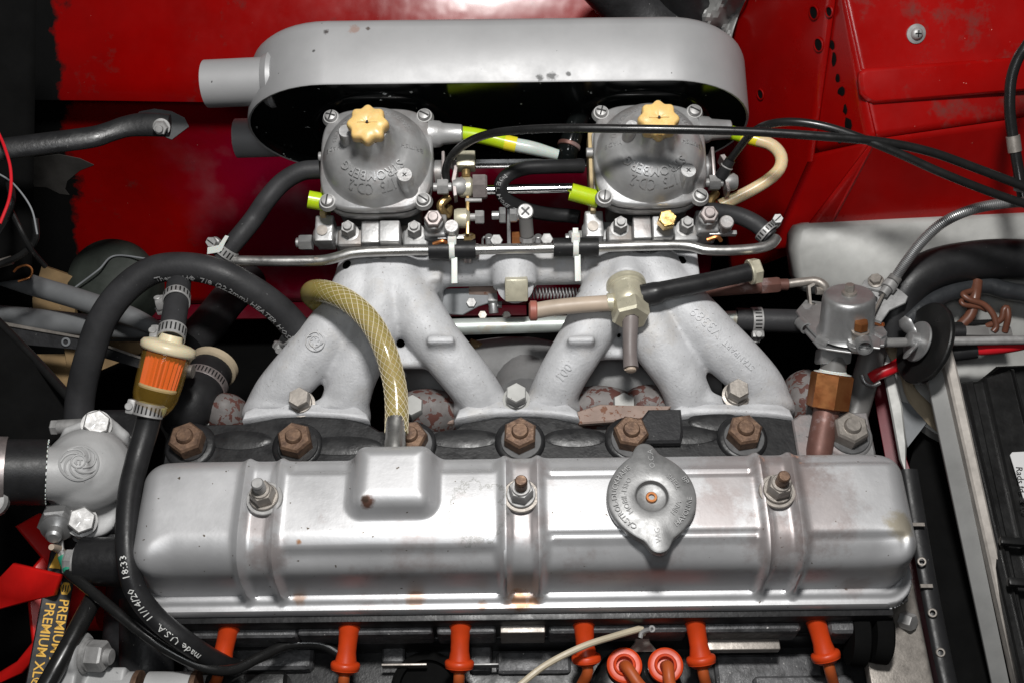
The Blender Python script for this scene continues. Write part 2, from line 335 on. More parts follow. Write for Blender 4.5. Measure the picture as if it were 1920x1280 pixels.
M['ivory2'] = mat('pale_fuel_plastic', (0.42, 0.40, 0.20), 0.30, 0, 0.12, 40, sss=0.2)
M['clearyellow'] = mat('yellow_hose_wall', (0.32, 0.25, 0.10), 0.16, 0, 0.3, 120, rvar=0.05, col2=(0.22, 0.18, 0.045), sss=0.1)
M['thread'] = mat('white_braid_thread', (0.62, 0.55, 0.40), 0.5, rvar=0)
M['cap'] = mat('pressed_cap_alloy', (0.27, 0.27, 0.27), 0.45, 0.55, 0.3, 30, rvar=0.1, bump=0.15, bump_px=5, chips=(0.05, 0.045, 0.04), chip_px=34, chip_t=0.745)
M['greyplastic'] = mat('grey_plastic', (0.16, 0.155, 0.15), 0.45, 0, 0.2, 50)
M['mauve'] = mat('mauve_grey_tube', (0.17, 0.145, 0.14), 0.5, 0, 0.2, 40)
M['beigetube'] = mat('beige_tube', (0.46, 0.37, 0.29), 0.45, 0, 0.25, 60)
M['thermo'] = mat('grey_painted_casting', (0.40, 0.40, 0.40), 0.55, 0.12, 0.2, 90, rvar=0.08, bump=0.25, bump_px=6, chip2=(0.2, 0.2, 0.2), chip2_px=9, chip2_t=0.75)
M['pinkred'] = mat('red_plastic_cap', (0.36, 0.12, 0.09), 0.5, 0, 0.2, 20)
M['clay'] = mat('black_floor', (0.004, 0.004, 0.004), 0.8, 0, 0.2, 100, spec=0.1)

def stains(m, base, items):
    """local marks on a surface: (point, radius, colour, strength, ring)"""
    N = m.node_tree.nodes; K = m.node_tree.links; b = N['Principled BSDF']; s = b.inputs['Base Color']; src = s.links[0].from_socket
    tc = N.new('ShaderNodeTexCoord'); nz = N.new('ShaderNodeTexNoise'); nz.inputs['Scale'].default_value = 70 if items[0][1] > 20 else 260; nz.inputs['Detail'].default_value = 9; nz.inputs['Roughness'].default_value = .72; K.new(tc.outputs['Object'], nz.inputs['Vector'])
    for p, r, c, st, ring in items:
        d = N.new('ShaderNodeVectorMath'); d.operation = 'DISTANCE'; K.new(tc.outputs['Object'], d.inputs[0]); d.inputs[1].default_value = tuple((Vector(p) - Vector(base)) * S)
        q = N.new('ShaderNodeMath'); q.operation = 'MULTIPLY_ADD'; K.new(nz.outputs['Fac'], q.inputs[0]); q.inputs[1].default_value = r * S * 2.4; K.new(d.outputs['Value'], q.inputs[2])
        o = q.outputs[0]; off = r * S * 2.2
        if ring:
            q2 = N.new('ShaderNodeMath'); q2.operation = 'SUBTRACT'; K.new(o, q2.inputs[0]); q2.inputs[1].default_value = off; q3 = N.new('ShaderNodeMath'); q3.operation = 'ABSOLUTE'; K.new(q2.outputs[0], q3.inputs[0]); o = q3.outputs[0]; off = ring * S
            a, e = off, off * .3
        else: a, e = off + r * S * .15, off - r * S * .45
        mr = N.new('ShaderNodeMapRange'); mr.inputs[1].default_value = a; mr.inputs[2].default_value = e; mr.inputs[3].default_value = 0; mr.inputs[4].default_value = st; K.new(o, mr.inputs[0])
        x = N.new('ShaderNodeMix'); x.data_type = 'RGBA'; K.new(mr.outputs[0], x.inputs[0]); K.new(src, x.inputs[6]); x.inputs[7].default_value = (*c, 1); src = x.outputs[2]
    for l in list(s.links): K.remove(l)
    K.new(src, s)
M['ledge'] = mat('dusty_cast_iron', (0.11, 0.11, 0.114), 0.5, 0.15, 0.65, 26, rvar=0.14, bump=1.4, bump_px=8, chip2=(0.35, 0.34, 0.33), chip2_px=5, chip2_t=0.72)
M['washer'] = mat('oily_washer', (0.11, 0.11, 0.112), 0.5, 0.3, 0.4, 20)
# ------------------------------------------------------------------ floor under the bay
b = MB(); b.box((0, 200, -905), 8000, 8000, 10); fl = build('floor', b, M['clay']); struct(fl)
# ------------------------------------------------------------------ rocker cover
def ss(x, a, c): t = min(1, max(0, (x - a) / (c - a))); return t * t * (3 - 2 * t)
def ga(x, s): return math.exp(-(x / s) ** 2)
XL, XR, VF, VB = -614.0, 645.0, -488.0, -284.0
HT = 128.0
ST = [P(489, 925, HT).x, P(978, 925, HT).x, P(1461, 925, HT).x]
def rr(x, v, x0, x1, v0, v1, r):      # inside-positive distance to a rounded rectangle
    qx = abs(x - (x0 + x1) / 2) - (x1 - x0) / 2 + r; qy = abs(v - (v0 + v1) / 2) - (v1 - v0) / 2 + r
    return -(math.hypot(max(qx, 0), max(qy, 0)) + min(max(qx, qy), 0) - r)
def shell(d, top, R, wall=7.0, base=10.0):
    if d <= 0: return base + d * 0.0
    if d < wall: return base + (top - R - base) * d / wall
    q = min(1, (d - wall) / R); return top - R + R * math.sqrt(max(0, 1 - (1 - q) ** 2))
def smax(a, c, k): h = max(k - abs(a - c), 0) / k; return max(a, c) + h * h * k * 0.25
vl = lambda py, h=HT: P(960, py, h).y
SEC = [(ST[0] + 44, ST[1] - 42, vl(1022), vl(880), 9, 0), (ST[1] + 42, ST[2] - 38, vl(1000), vl(893), 7, 5), (ST[2] + 40, XR - 30, vl(1008), vl(874), 7, 0)]
BX = P(733, 905, 170); bvf = P(733, 962, 150).y
def ridge(x): return sum(ga(x - c - 27, 7) + ga(x - c + 27, 7) for c in ST)
def chan(x): return sum(ss(x, c - 24, c - 14) * (1 - ss(x, c + 14, c + 24)) for c in ST)
def cover_h(x, v):
    rg = ridge(x); ve = v + 11 * rg * ss(v, VF + 60, VF + 10) - 5 * rg * ss(v, VB - 50, VB - 10)
    d = rr(x, ve, XL, XR, VF, VB, 46)
    R = 30 + 30 * ss(v, VB - 40, VF + 40); ed = min(x - XL, XR - x); R = 36 + (R - 36) * ss(ed, 20, 80)
    h = shell(d, HT, R)
    if d > 0:
        k = ss(d, 4, 30); vc = (v - (VF + VB) / 2) / 102
        h += k * (4 * (1 - vc * vc) + 8.5 * rg - 4 * chan(x))
        for x0, x1, v0, v1, dr, bd in SEC:
            s = ss(x, x0 - 5, x0 + 5) * (1 - ss(x, x1 - 5, x1 + 5))
            if s: h -= k * s * (dr * (1 - ss(v, v0 - 5, v0 + 5) * (1 - ss(v, v1 - 5, v1 + 5))) - bd * (ga(v - v0 + 9, 5) + ga(v - v1 - 9, 5)))
        d2 = rr(x, v, BX.x - 70, BX.x + 70, bvf, VB + 3, 26)
        if d2 > -60: h = smax(h, shell(d2 + 14, 168, 28, 20, 70) if d2 > -14 else 70 + (d2 + 14) * 1.5, 40)
    fd = rr(x, v, XL - 12, XR + 12, VF - 27, VB + 12, 52)
    fl = 5 + 6 * ss(fd, 14, 8) * 0 + 5 * ga(fd - 19, 5) - (0 if fd > 3 else 3) - (0 if fd > 1 else 14)
    return max(h, fl) if d > 0 else fl + 6 * ss(d, -9, 0)
def spaced(a, c, fine, coarse, rim):
    o = [a]; 
    while o[-1] < c: o.append(o[-1] + (fine if (o[-1] < a + rim or o[-1] > c - rim) else coarse))
    o[-1] = c; return o
xs = spaced(XL - 14, XR + 14, 2.0, 4.2, 40); vs = spaced(VF - 29, VB + 14, 1.8, 3.4, 48)
b = MB(); b.grid([[Vector((x, v, cover_h(x, v))) for x in xs] for v in vs])
def _fd(p): return rr(p.x, p.y, XL - 12, XR + 12, VF - 27, VB + 12, 52)
b.f = [f for f in b.f if max(_fd(b.v[i]) for i in f) > 0.2]
rc = thing('rocker_cover', ((XL + XR) / 2, (VF + VB) / 2, 0), 'long silver pressed steel rocker cover across the engine with three stud nuts', 'rocker cover')
build('cover_shell', b, M['cover'], rc, ang=50)
T_ = lambda x, y: P(x, y, HT)
MV = (.30, .245, .235); RU = (.30, .13, .04)
stains(M['cover'], LOC[rc.name], [(T_(1475, 880), 60, MV, .75, 0), (T_(1530, 950), 75, MV, .55, 0), (T_(1455, 1010), 50, MV, .6, 0), (T_(1340, 960), 50, MV, .5, 0), (T_(1380, 880), 70, MV, .45, 0), (T_(495, 1045), 36, MV, .6, 0), (T_(490, 985), 30, MV, .55, 0), (T_(985, 985), 40, MV, .55, 0), (T_(990, 895), 36, MV, .45, 0), (T_(1250, 1045), 34, MV, .5, 0),
  (P(690, 940, 160), 11, (.12, .05, .03), .95, 0), (P(684, 935, 166), 6, (.05, .03, .02), .95, 0), (T_(895, 955), 46, (.30, .30, .29), .9, 3.0), (T_(560, 1015), 5, RU, .9, 0), (P(975, 1124, 8), 22, RU, .85, 0), (P(1000, 1124, 8), 14, RU, .8, 0), (P(780, 1122, 8), 16, RU, .6, 0), (P(560, 1122, 8), 12, RU, .6, 0), (P(905, 1135, 6), 9, RU, .6, 0), (P(1600, 1085, 20), 30, MV, .5, 0), (T_(1690, 985), 24, (.30, .24, .12), .6, 0)])
b = MB(); b.box((14, (VF + VB) / 2 - 4, -12), XR - XL + 2, VB - VF + 24, 10); build('gasket', b, M['rubber'], rc)
for i, (px, py) in enumerate([(497, 935), (977, 930), (1456, 922)]):
    c = P(px, py, HT + 6); b = MB(); b.ring(c, (0, 0, 1), 29, 9, 5, 32); wsh = build('washer', b, M['greynut'] if i else M['steel'], rc)
    b = MB(); b.ring(c + Vector((0, 0, 5)), (0, 0, 1), 23, 9, 6, 28); b.nut(c + Vector((0, 0, 10)), (0, 0, 1), 20, 24, 9, ph=0.3 + i * 0.5)
    b.ring(c + Vector((0, 0, 32)), (0, 0, 1), 15, 9, 6, 20); build('nut', b, M['greynut'] if i != 1 else M['steel'], rc)
    b = MB(); b.lathe([(10, 0), (10, 56), (8.5, 56), (8.5, 58), (10, 58.1), (10, 60), (8, 63)], c, (0, 0, 1), 18); build('stud', b, M['steel'] if i == 0 else M['rustnut'], rc)
c = Vector((P(742, 830, 118).x, VB - 6, 128)); e = P(742, 806, 125)
b = MB(); b.lathe([(18, 0), (18, 20), (17, 22), (17, 62)], c, (0, 1, 0), 22); build('breather_stub', b, M['pipe'], rc)
# ------------------------------------------------------------------ oil filler cap
cc = P(1222, 930, 152); k = US(cc)
outl = []
for i in range(120):
    a = 2 * math.pi * i / 120; r = 84 * k
    e = abs((a - math.pi / 2 + math.pi) % (2 * math.pi) - math.pi); e2 = abs((a + math.pi / 2 + math.pi) % (2 * math.pi) - math.pi); e = min(e, e2)
    sd = 90 * math.sin(e); re_ = (90 * math.cos(e) + math.sqrt(23 ** 2 - sd ** 2)) if (abs(sd) < 23 and e < 1) else 60 + 0 * e
    if e < 1 and abs(sd) >= 23: re_ = 84 - 40 * (e - .258)
    r = smax(84.0, re_, 30.0) * k; outl.append((r * math.cos(a), r * math.sin(a)))
n_o = len(outl)
for _ in range(2): outl = [tuple((outl[i - 1][j] + 2 * outl[i][j] + outl[(i + 1) % n_o][j]) / 4 for j in (0, 1)) for i in range(n_o)]
tl = math.radians(4); ex = Vector((math.cos(tl), math.sin(tl), 0)); ey = Vector((-math.sin(tl), math.cos(tl), 0)); ez = Vector((0, 0, 1))
oc = thing('oil_filler_cap', cc - ez * 22, 'round embossed oil filler cap with two ears on the rocker cover', 'oil cap')
b = MB()
def sc_out(s): return [(x * s, y * s) for x, y in outl]
R = []
for s, z in [(0.97, -16), (1.0, -12), (1.0, -4), (0.985, 0), (0.95, 1.5)]: R.append([cc + ex * x * s + ey * y * s + ez * z for x, y in outl])
for rad, z in [(52, 2.5), (34 * 1.0, 4), (31, 3), (28, -5), (26, -6), (8, -6)]:
    R.append([cc + (ex * math.cos(2 * math.pi * i / 120) + ey * math.sin(2 * math.pi * i / 120)) * rad * k + ez * z for i in range(120)])
b.rings(R); build('cap_disc', b, M['cap'], oc, ang=40)
b = MB(); b.lathe([(50 * k, -24), (50 * k, -14)], cc, ez, 32); build('neck', b, M['greynut'], oc)
b = MB(); b.ring(cc + ez * -6, ez, 11 * k, 6 * k, 5, 24); build('rivet', b, M['copper'], oc)
b = MB(); zt = lambda r: 2.2
pi = math.pi
text_arc(b, 'CASTROL-DUCKHAMS', 14.5 * k, cc, ex, ey, 70 * k, pi * 0.99, True, 3.2, zt)
text_arc(b, 'MOBIL-ESSO', 14 * k, cc, ex, ey, 52 * k, pi * 0.97, True, 3.2, zt)
text_arc(b, 'SHELL', 13 * k, cc, ex, ey, 52 * k, pi * 0.16, True, 3.2, zt)
text_arc(b, 'BP', 14 * k, cc, ex, ey, 72 * k, pi * 0.12, True, 3.2, zt)
text_arc(b, 'HAVOLINE', 13.5 * k, cc, ex, ey, 70 * k, pi * -0.19, False, 3.2, zt)
text_arc(b, 'FINA', 14 * k, cc, ex, ey, 51 * k, pi * -0.19, False, 3.2, zt)
text_flat(b, 'O.C.A', 15 * k, cc + ey * 76 * k + ex * 10 * k + ez * 1.5, ey, -ex, 2.0)
text_flat(b, 'VAG', 15 * k, cc - ey * 78 * k + ez * 1.2, ey, -ex, 2.0)
build('lettering', b, M['cap'], oc, ang=20)
# ------------------------------------------------------------------ cylinder head
ch = thing('cylinder_head', (10, -300, -150), 'black painted cylinder head under the rocker cover with a row of rusty nuts', 'cylinder head')
def back(px, py): q = P(px, py, 0); return (q.x, q.y)
pts = [(318, 796), (455, 793), (520, 782), (580, 779), (650, 782), (692, 794), (712, 806), (850, 806), (868, 792), (930, 781), (975, 779), (1040, 782), (1083, 792), (1098, 802), (1208, 802), (1240, 790), (1300, 782), (1380, 779), (1440, 780), (1486, 786)]
poly = [back(*q) for q in pts]
x0 = poly[0][0] - 4; x1 = poly[-1][0]
b = MB(); b.prism([(x0, -500)] + poly + [(x1, -500)], (0, 0, -150), (1, 0, 0), (0, 1, 0), (0, 0, 1), 150, 4); build('head_casting', b, M['blackpaint'], ch, ang=40)
pr = [back(1484, 787), back(1500, 776), back(1560, 772), back(1626, 772), back(1632, 800), back(1642, 846)]
b = MB(); b.prism([(x1 + 1, -500)] + pr + [(XR - 45, -480)], (0, 0, -150), (1, 0, 0), (0, 1, 0), (0, 0, 1), 151, 4)
M['worn'] = mat('worn_aluminium_deck', (0.22, 0.215, 0.215), 0.6, 0.2, 0.3, 60, dust=(0.26, 0.22, 0.215), dust_t=0.5, dust_px=70, chips=(0.02, 0.02, 0.02), chip_px=40, chip_t=0.64, bump=0.8, bump_px=6)
build('worn_end_casting', b, M['worn'], ch, ang=40)
for i, (px, py) in enumerate([(347, 818), (551, 818), (768, 815), (975, 809), (1184, 806), (1398, 803), (1598, 799)]):
    c = P(px, py, 38); c.z = 1
    b = MB(); b.lathe([(47, -6), (44, 3), (40, 6), (30, 6.5)], c, (0, 0, 1), 30); build('boss', b, M['blackpaint'] if i < 6 else M['worn'], ch)
    b = MB(); b.ring(c + Vector((2, -3, 6)), (0, 0, 1), 36 if i not in (0,) else 30, 14, 4, 30); build('washer', b, M['washer'] if i > 1 else M['blackpaint'], ch)
    b = MB(); b.nut(c + Vector((0, 0, 10)), (0, 0, 1), 31, 28, 14, ph=0.4 + i * 0.37); n = build('nut', b, M['rustnut'] if i < 6 else M['greynut'], ch, ang=25)
    b = MB(); b.lathe([(15, 0), (15, 42), (12.5, 46)], c, (0, 0, 1), 20); build('stud', b, M['rustnut'] if i < 6 else M['greynut'], n)
# raised casting lumps between the nuts
b = MB()
for px, py, a in [(450, 825, 60), (640, 835, 75), (870, 822, 70), (1080, 820, 60), (1290, 815, 60), (1340, 790, 50)]:
    c = P(px, py, 0); b.lathe([(1.0, -4), (0.92, 3), (0.7, 6.5), (0.3, 8)], (0, 0, 0), (0, 0, 1), 24)
    n = 4 * 24
    for q in b.v[-n:]: q.x = q.x * a + c.x; q.y = q.y * 20 + c.y; q.z *= .4
build('casting_lump', b, M['blackpaint'], ch)['kind'] = 'stuff'
b = MB(); q = P(1240, 800, 20); b.prism([(-40, -30), (32, -30), (38, -10), (38, 36), (-20, 36), (-40, 10)], q - Vector((0, 0, 20)), (1, 0, 0), (0, 1, 0), (0, 0, 1), 22, 5); build('lifting_tab', b, M['greyblack'], ch)
# front (spark plug) side of the head and block
b = MB()
b.box((20, -512, -70), 1200, 26, 110)
build('plug_side_wall', b, M['blackpaint'], ch, bevel=3)
eb = thing('engine_block', (10, -560, -420), 'dusty black engine block below the orange spark plug boots', 'engine block')
def slab(px0, px1, py0, py1, h, th, m, par, name, bev=6):
    a = P(px0, py1, h); c = P(px1, py0, h); b = MB(); b.box(((a.x + c.x) / 2, (a.y + c.y) / 2, h - th / 2), abs(c.x - a.x), abs(c.y - a.y), th); return build(name, b, m, par, bevel=bev, seg=3)
slab(330, 560, 1166, 1196, -52, 60, M['ledge'], eb, 'casting_ledge', 10)
slab(556, 812, 1164, 1190, -50, 60, M['ledge'], eb, 'casting_ledge', 8)
slab(818, 930, 1162, 1188, -48, 60, M['ledge'], eb, 'casting_ledge', 8)
slab(938, 1022, 1164, 1186, -46, 60, M['greynut'], eb, 'machined_pad', 3)
slab(1028, 1290, 1160, 1186, -52, 60, M['ledge'], eb, 'casting_ledge', 10)
slab(1296, 1500, 1152, 1184, -50, 60, M['ledge'], eb, 'casting_ledge', 10)
slab(1556, 1630, 1150, 1186, -44, 70, M['ledge'], eb, 'casting_ledge', 12)
slab(1325, 1460, 1186, 1218, -96, 20, M['greynut'], eb, 'machined_pad', 3)
slab(318, 1640, 1150, 1206, -105, 200, M['blackpaint'], eb, 'block_deck', 8)
slab(330, 1630, 1200, 1330, -175, 240, M['blackpaint'], eb, 'block_side', 10)
slab(345, 590, 1200, 1256, -150, 40, M['ledge'], eb, 'casting_rib', 14)
slab(880, 922, 1196, 1256, -150, 60, M['ledge'], eb, 'casting_rib', 8)
slab(715, 760, 1196, 1242, -150, 60, M['ledge'], eb, 'casting_rib', 8)
slab(930, 1070, 1216, 1262, -160, 40, M['ledge'], eb, 'casting_rib', 12)
slab(1345, 1540, 1222, 1290, -158, 40, M['ledge'], eb, 'casting_rib', 14)
slab(1420, 1600, 1262, 1330, -140, 60, M['ledge'], eb, 'casting_rib', 12)
slab(885, 935, 1242, 1246, -132, 20, M['steel'], eb, 'bracket_edge', 1)
slab(715, 800, 1242, 1247, -132, 20, M['greynut'], eb, 'bracket_edge', 1)
c = P(800, 1290, -150); b = MB(); b.lathe([(10, -80), (62, -80), (62, -4), (56, 0), (48, -2), (46, -14), (8, -14)], c, (0, -0.2, 1), 36); build('round_cover', b, M['dark'], eb)
slab(375, 540, 1254, 1320, -110, 60, M['battery'], eb, 'coil_cover', 16)
c = P(1660, 1200, -60); 
for px, py in [(1590, 1195), (1632, 1190)]:
    c = P(px, py, -80); b = MB(); b.lathe([(20, 0), (44, 0), (46, 8), (46, 26), (40, 30), (20, 30)], c, (1, -0.1, 0), 28); build('end_plug', b, M['dark'], eb)
slab(1655, 1712, 1090, 1400, -110, 24, M['greynut'], eb, 'rear_plate', 3)
c = P(1692, 1160, -104); b = MB(); b.hexa(c, (0.6, -0.5, 0.6), 15, 22); build('bolt', b, M['steel'], eb)
# ------------------------------------------------------------------ spark plug leads
tops = [(434, 1158), (657, 1158), (864, 1156), (1093, 1152), (1300, 1146), (1524, 1142)]
bots = [(411, 1256), (646, 1262), (861, 1258), (1100, 1246), (1317, 1250), (1552, 1242)]
ends = [(398, 1300), (640, 1310), (858, 1310), (1082, 1310), (1330, 1320), (1566, 1310)]
lab = ['orange spark plug lead nearest the thermostat housing', 'orange spark plug lead second from the thermostat end beside the black wire', 'orange spark plug lead under the middle of the rocker cover',
       'orange spark plug lead crossed by the cream wire', 'orange spark plug lead just right of the two distributor leads', 'orange spark plug lead at the rear end nearest the battery']
for i in range(6):
    t = P(*tops[i], -44); e = P(*bots[i], -84); L = (e - t).length; d = (e - t).normalized()
    r = thing('spark_plug_lead', t, lab[i], 'ignition lead', 'orange spark plug leads along the engine')
    b = MB(); b.lathe([(12, -8), (20, 0), (21, 4), (20.5, 10), (17, 22), (15.5, 40), (15.5, L * 0.62), (17, L * 0.72), (18, L * 0.78), (23, L * 0.80), (24.5, L * 0.83), (24.5, L * 0.90), (23.5, L * 0.91), (23.5, L * 0.93), (20, L * 0.95), (15, L), (9, L + 1)], t, d, 28)
    build('boot', b, M['orange'], r, ang=50)
    g = P(*ends[i], -150); b = MB(); b.tube([e - d * 6, e + d * 14, g, g + Vector((0, -60, -80))], 9.5, 14); build('wire', b, M['orangewire'], r)
# ------------------------------------------------------------------ distributor
dc = P(1196, 1300, -120); ds = thing('distributor', dc - Vector((0, 0, 150)), 'black round distributor cap below the middle of the engine', 'distributor')
ax = Vector((0.05, -0.15, 1)).normalized()
b = MB(); b.lathe([(70, -200), (74, -150), (78, -60), (80, -12), (76, 0), (60, 8), (20, 10)], dc, ax, 40); build('cap', b, M['black_gloss'], ds)
q = P(1204, 1202, -100); b = MB(); b.prism([(-26, -16), (26, -16), (13, 0), (11, 14), (4, 20), (-4, 20), (-11, 14), (-13, 0)], q, (1, 0, 0), (0, .8, .6), (0, -.6, .8), 6, 1.5); build('clip', b, M['greynut'], ds)
for i, (px, py, gx) in enumerate([(1171, 1246, 1215), (1248, 1246, 1262)]):
    o = P(px, py, -88); a = (CP - o).normalized(); a = (a + Vector((0.05, 0.2, 0))).normalized()
    r = thing('distributor_lead', o - a * 30, ['left one of two round orange lead caps on the distributor', 'right one of two round orange lead caps on the distributor'][i], 'ignition lead', 'leads on the distributor cap')
    b = MB(); b.lathe([(22, -36), (28, -20), (30, -4), (29, 0), (26, 1.5), (24, 1), (19, 1), (18, 4), (17, 5), (14, 4), (13, -10)], o, a, 32); build('boot', b, M['orange'], r)
    g = P(gx, 1310, -70); b = MB(); b.tube([o - a * 12, o + a * 12 + Vector((3, -6, 0)), o.lerp(g, .5) + a * 8, g, g + Vector((8, -60, -30))], 10, 14); build('wire', b, M['orangewire'], r)
# cream loose wire
w1 = [P(960, 1296, -20), P(1020, 1248, -20), P(1090, 1212, -22), P(1150, 1192, -30), P(1192, 1180, -40), P(1202, 1178, -42), P(1206, 1190, -48)]
t = thing('loose_wire', w1[0], 'loose cream wire crossing an orange boot to the distributor clip', 'wire')
b = MB(); b.tube(w1, 5.5, 10); build('insulation', b, M['wirewhite'], t)
b = MB(); q = P(1205, 1184, -36); b.tube([q + Vector((-4, -8, -4)), q, P(1222, 1178, -28)], 4, 8); b.ring(P(1222, 1178, -29), (0.1, -.3, 1), 6, 2.5, 3, 14); build('terminal', b, M['steel'], t)
# ------------------------------------------------------------------ intake manifold (one casting)
def pt(px, py, h): return P(px, py, h)
mb = MB()
def runner(pts, r): mb.tube([pt(*p) for p in pts], r, 20, n=24)
runner([(690, 505, 70), (668, 560, 62), (620, 625, 50), (562, 690, 18), (524, 735, -14), (506, 772, -48)], [56, 54, 50, 47, 46, 48])
runner([(715, 510, 70), (712, 570, 60), (690, 640, 44), (664, 700, 14), (652, 740, -14), (642, 774, -48)], [58, 56, 48, 44, 44, 48])
runner([(735, 505, 70), (765, 560, 62), (815, 635, 48), (868, 700, 16), (896, 738, -14), (908, 766, -46)], [56, 52, 47, 45, 45, 48])
runner([(1170, 500, 70), (1135, 560, 62), (1095, 635, 48), (1058, 697, 16), (1040, 735, -14), (1030, 764, -46)], [56, 52, 47, 45, 45, 48])
runner([(1195, 500, 70), (1200, 570, 60), (1232, 640, 42), (1270, 700, 14), (1288, 738, -14), (1296, 768, -48)], [58, 54, 49, 44, 44, 48])
runner([(1215, 500, 70), (1255, 555, 60), (1320, 620, 46), (1390, 685, 16), (1426, 728, -14), (1438, 766, -48)], [58, 55, 52, 47, 46, 48])
# plenum log and carburettor flange wall
a = pt(640, 505, 70); c = pt(1298, 493, 70)
mb.tube([a + Vector((70, 0, -6)), c + Vector((-70, 0, -6))], 34, 20)
mb.box(((a.x + c.x) / 2, a.y + 22, 54), c.x - a.x + 4, 26, 86)
mb.box((pt(735, 520, 60).x, a.y - 6, 52), 190, 80, 96); mb.box((pt(1205, 510, 60).x, a.y - 6, 52), 200, 80, 96)
# web bars between the runners
for x0, x1, py, h in [(742, 812, 672, 20), (1112, 1200, 655, 20)]:
    p0 = pt(x0, py, h); p1 = pt(x1, py, h); mb.box((p0 + p1) / 2, (p1 - p0).length + 40, 40, 22)
# boss for the square plug and for the vacuum valve
q = pt(962, 512, 84); mb.tube([q + Vector((0, 30, 10)), pt(966, 540, 74)], [46, 42], 20); e = pt(1173, 500, 108); mb.tube([pt(1172, 486, 98) + Vector((0, 30, -20)), pt(1174, 535, 104)], [38, 38], 20)
# port flanges against the head
def flange(xs_, y0, h0):
    for x in xs_: mb.lathe([(57, -14), (59, -10), (59, 8), (56, 12)], pt(x, y0, h0), (0, 1, 0), 28)
    l = pt(xs_[0], y0, h0); rr_ = pt(xs_[-1], y0, h0); mb.box((l + rr_) / 2 + Vector((0, -1, 4)), (rr_ - l).length, 24, 70)
flange([514, 636], 779, -46); flange([908, 1030], 770, -46); flange([1306, 1430], 770, -46)
for px, py in [(826, 640), (1090, 640)]:
    mb.box(pt(px, py, 92), 50, 16, 24)
im = thing('intake_manifold', pt(960, 640, -60), 'pale cast aluminium intake manifold with six arched runners', 'manifold')
cast('manifold_casting', mb, M['alu'], im, vox=4.5, smooth=12, fac=0.55)
for pix in ([(453, 787), (458, 770), (480, 760), (500, 755), (640, 755), (672, 762), (688, 774), (693, 788), (640, 780), (570, 776), (510, 779)], [(852, 786), (860, 766), (880, 757), (905, 750), (1035, 750), (1066, 757), (1082, 768), (1087, 784), (1035, 776), (970, 773), (905, 777)], [(1248, 784), (1258, 768), (1276, 758), (1300, 755), (1440, 754), (1466, 757), (1482, 766), (1489, 783), (1440, 776), (1370, 773), (1300, 776)]):
    o = P(960, 770, 6); b = MB(); q = [P(x, y, 6) for x, y in pix]; b.prism([(v.x, v.y) for v in q], (0, 0, -40), (1, 0, 0), (0, 1, 0), (0, 0, 1), 46, 4); build('port_flange', b, M['alu'], im, ang=50)
# cast marks: swirl emblem, part number and name
def nearest(px, py):
    d = ray(px, py).normalized(); o = [c_ for c_ in im.children if c_.name.startswith('manifold_casting')][0]; l = (CP - LOC[im.name]) * S
    hit, loc, nrm, _ = o.ray_cast(l, d); return (loc / S + LOC[im.name], Vector(nrm)) if hit else (P(px, py, 90), Vector((0, -.4, .9)))
def drape(body, size, px, py, ang, depth=2.4):
    """lettering laid on the casting along an image direction"""
    p, n = nearest(px, py); q, _ = nearest(px + math.cos(ang) * 6, py + math.sin(ang) * 6)
    ex = (q - p); ex = (ex - n * ex.dot(n)).normalized(); ey = n.cross(ex); v, f = text_geo(body, size, depth); out = []
    o = [c_ for c_ in im.children if c_.name.startswith('manifold_casting')][0]; base = LOC[im.name]
    for x, y, z in v:
        w_ = p + ex * x + ey * y + n * 30; hit, loc, nr, _ = o.ray_cast((w_ - base) * S, -n)
        out.append((loc / S + base + n * (z - 0.4)) if hit and (loc / S + base - w_).length < 70 else p + ex * x + ey * y + n * z)
    return out, f
b = MB()
for args in [('V3389', 27, 1325, 603, math.atan2(-52, -58) ), ('STANPART', 15, 1385, 665, math.atan2(-70, -75)), ('100', 24, 1058, 698, math.atan2(-40, 32))]: b.add(*drape(*args))
p, n = nearest(591, 640); e1, e2 = perp(n)
for r in (17, 10): b.ring(p - n * 1.5, n, r + 1.2, r - 1.2, 3.4, 28)
for kk in range(5):
    a0 = kk * 1.257
    b.tube([p + (e1 * math.cos(a0 + t * 1.3) + e2 * math.sin(a0 + t * 1.3)) * (5 + 11 * t) + n * 0.8 for t in (0, .33, .66, 1)], 1.1, 6, n=6)
build('cast_lettering', b, M['alu'], im)['kind'] = 'stuff'
for px, py, h in [(650, 497, 92), (1278, 488, 92)]:
    p, n = nearest(px, py); b = MB(); b.lathe([(9, -1), (9, 0.8), (0.1, 0.8)], p, n, 18); build('dowel_hole', b, M['dark'], im)
# fixing bolts between the ports
for px, py, m, h in [(566, 752, 'greynut', -18), (968, 744, 'oldwhite', -14), (1379, 736, 'greynut', -14)]:
    o = P(px, py + 6, h + 18); b = MB(); b.lathe([(24, 0), (25, 4), (20, 5), (19, 12)], o, (0, -.15, 1), 24); b.hexa(o + Vector((0, 0, 10)), (0, -.12, 1), 20, 26, ph=0.5); build('manifold_bolt', b, M[m], im, ang=25)
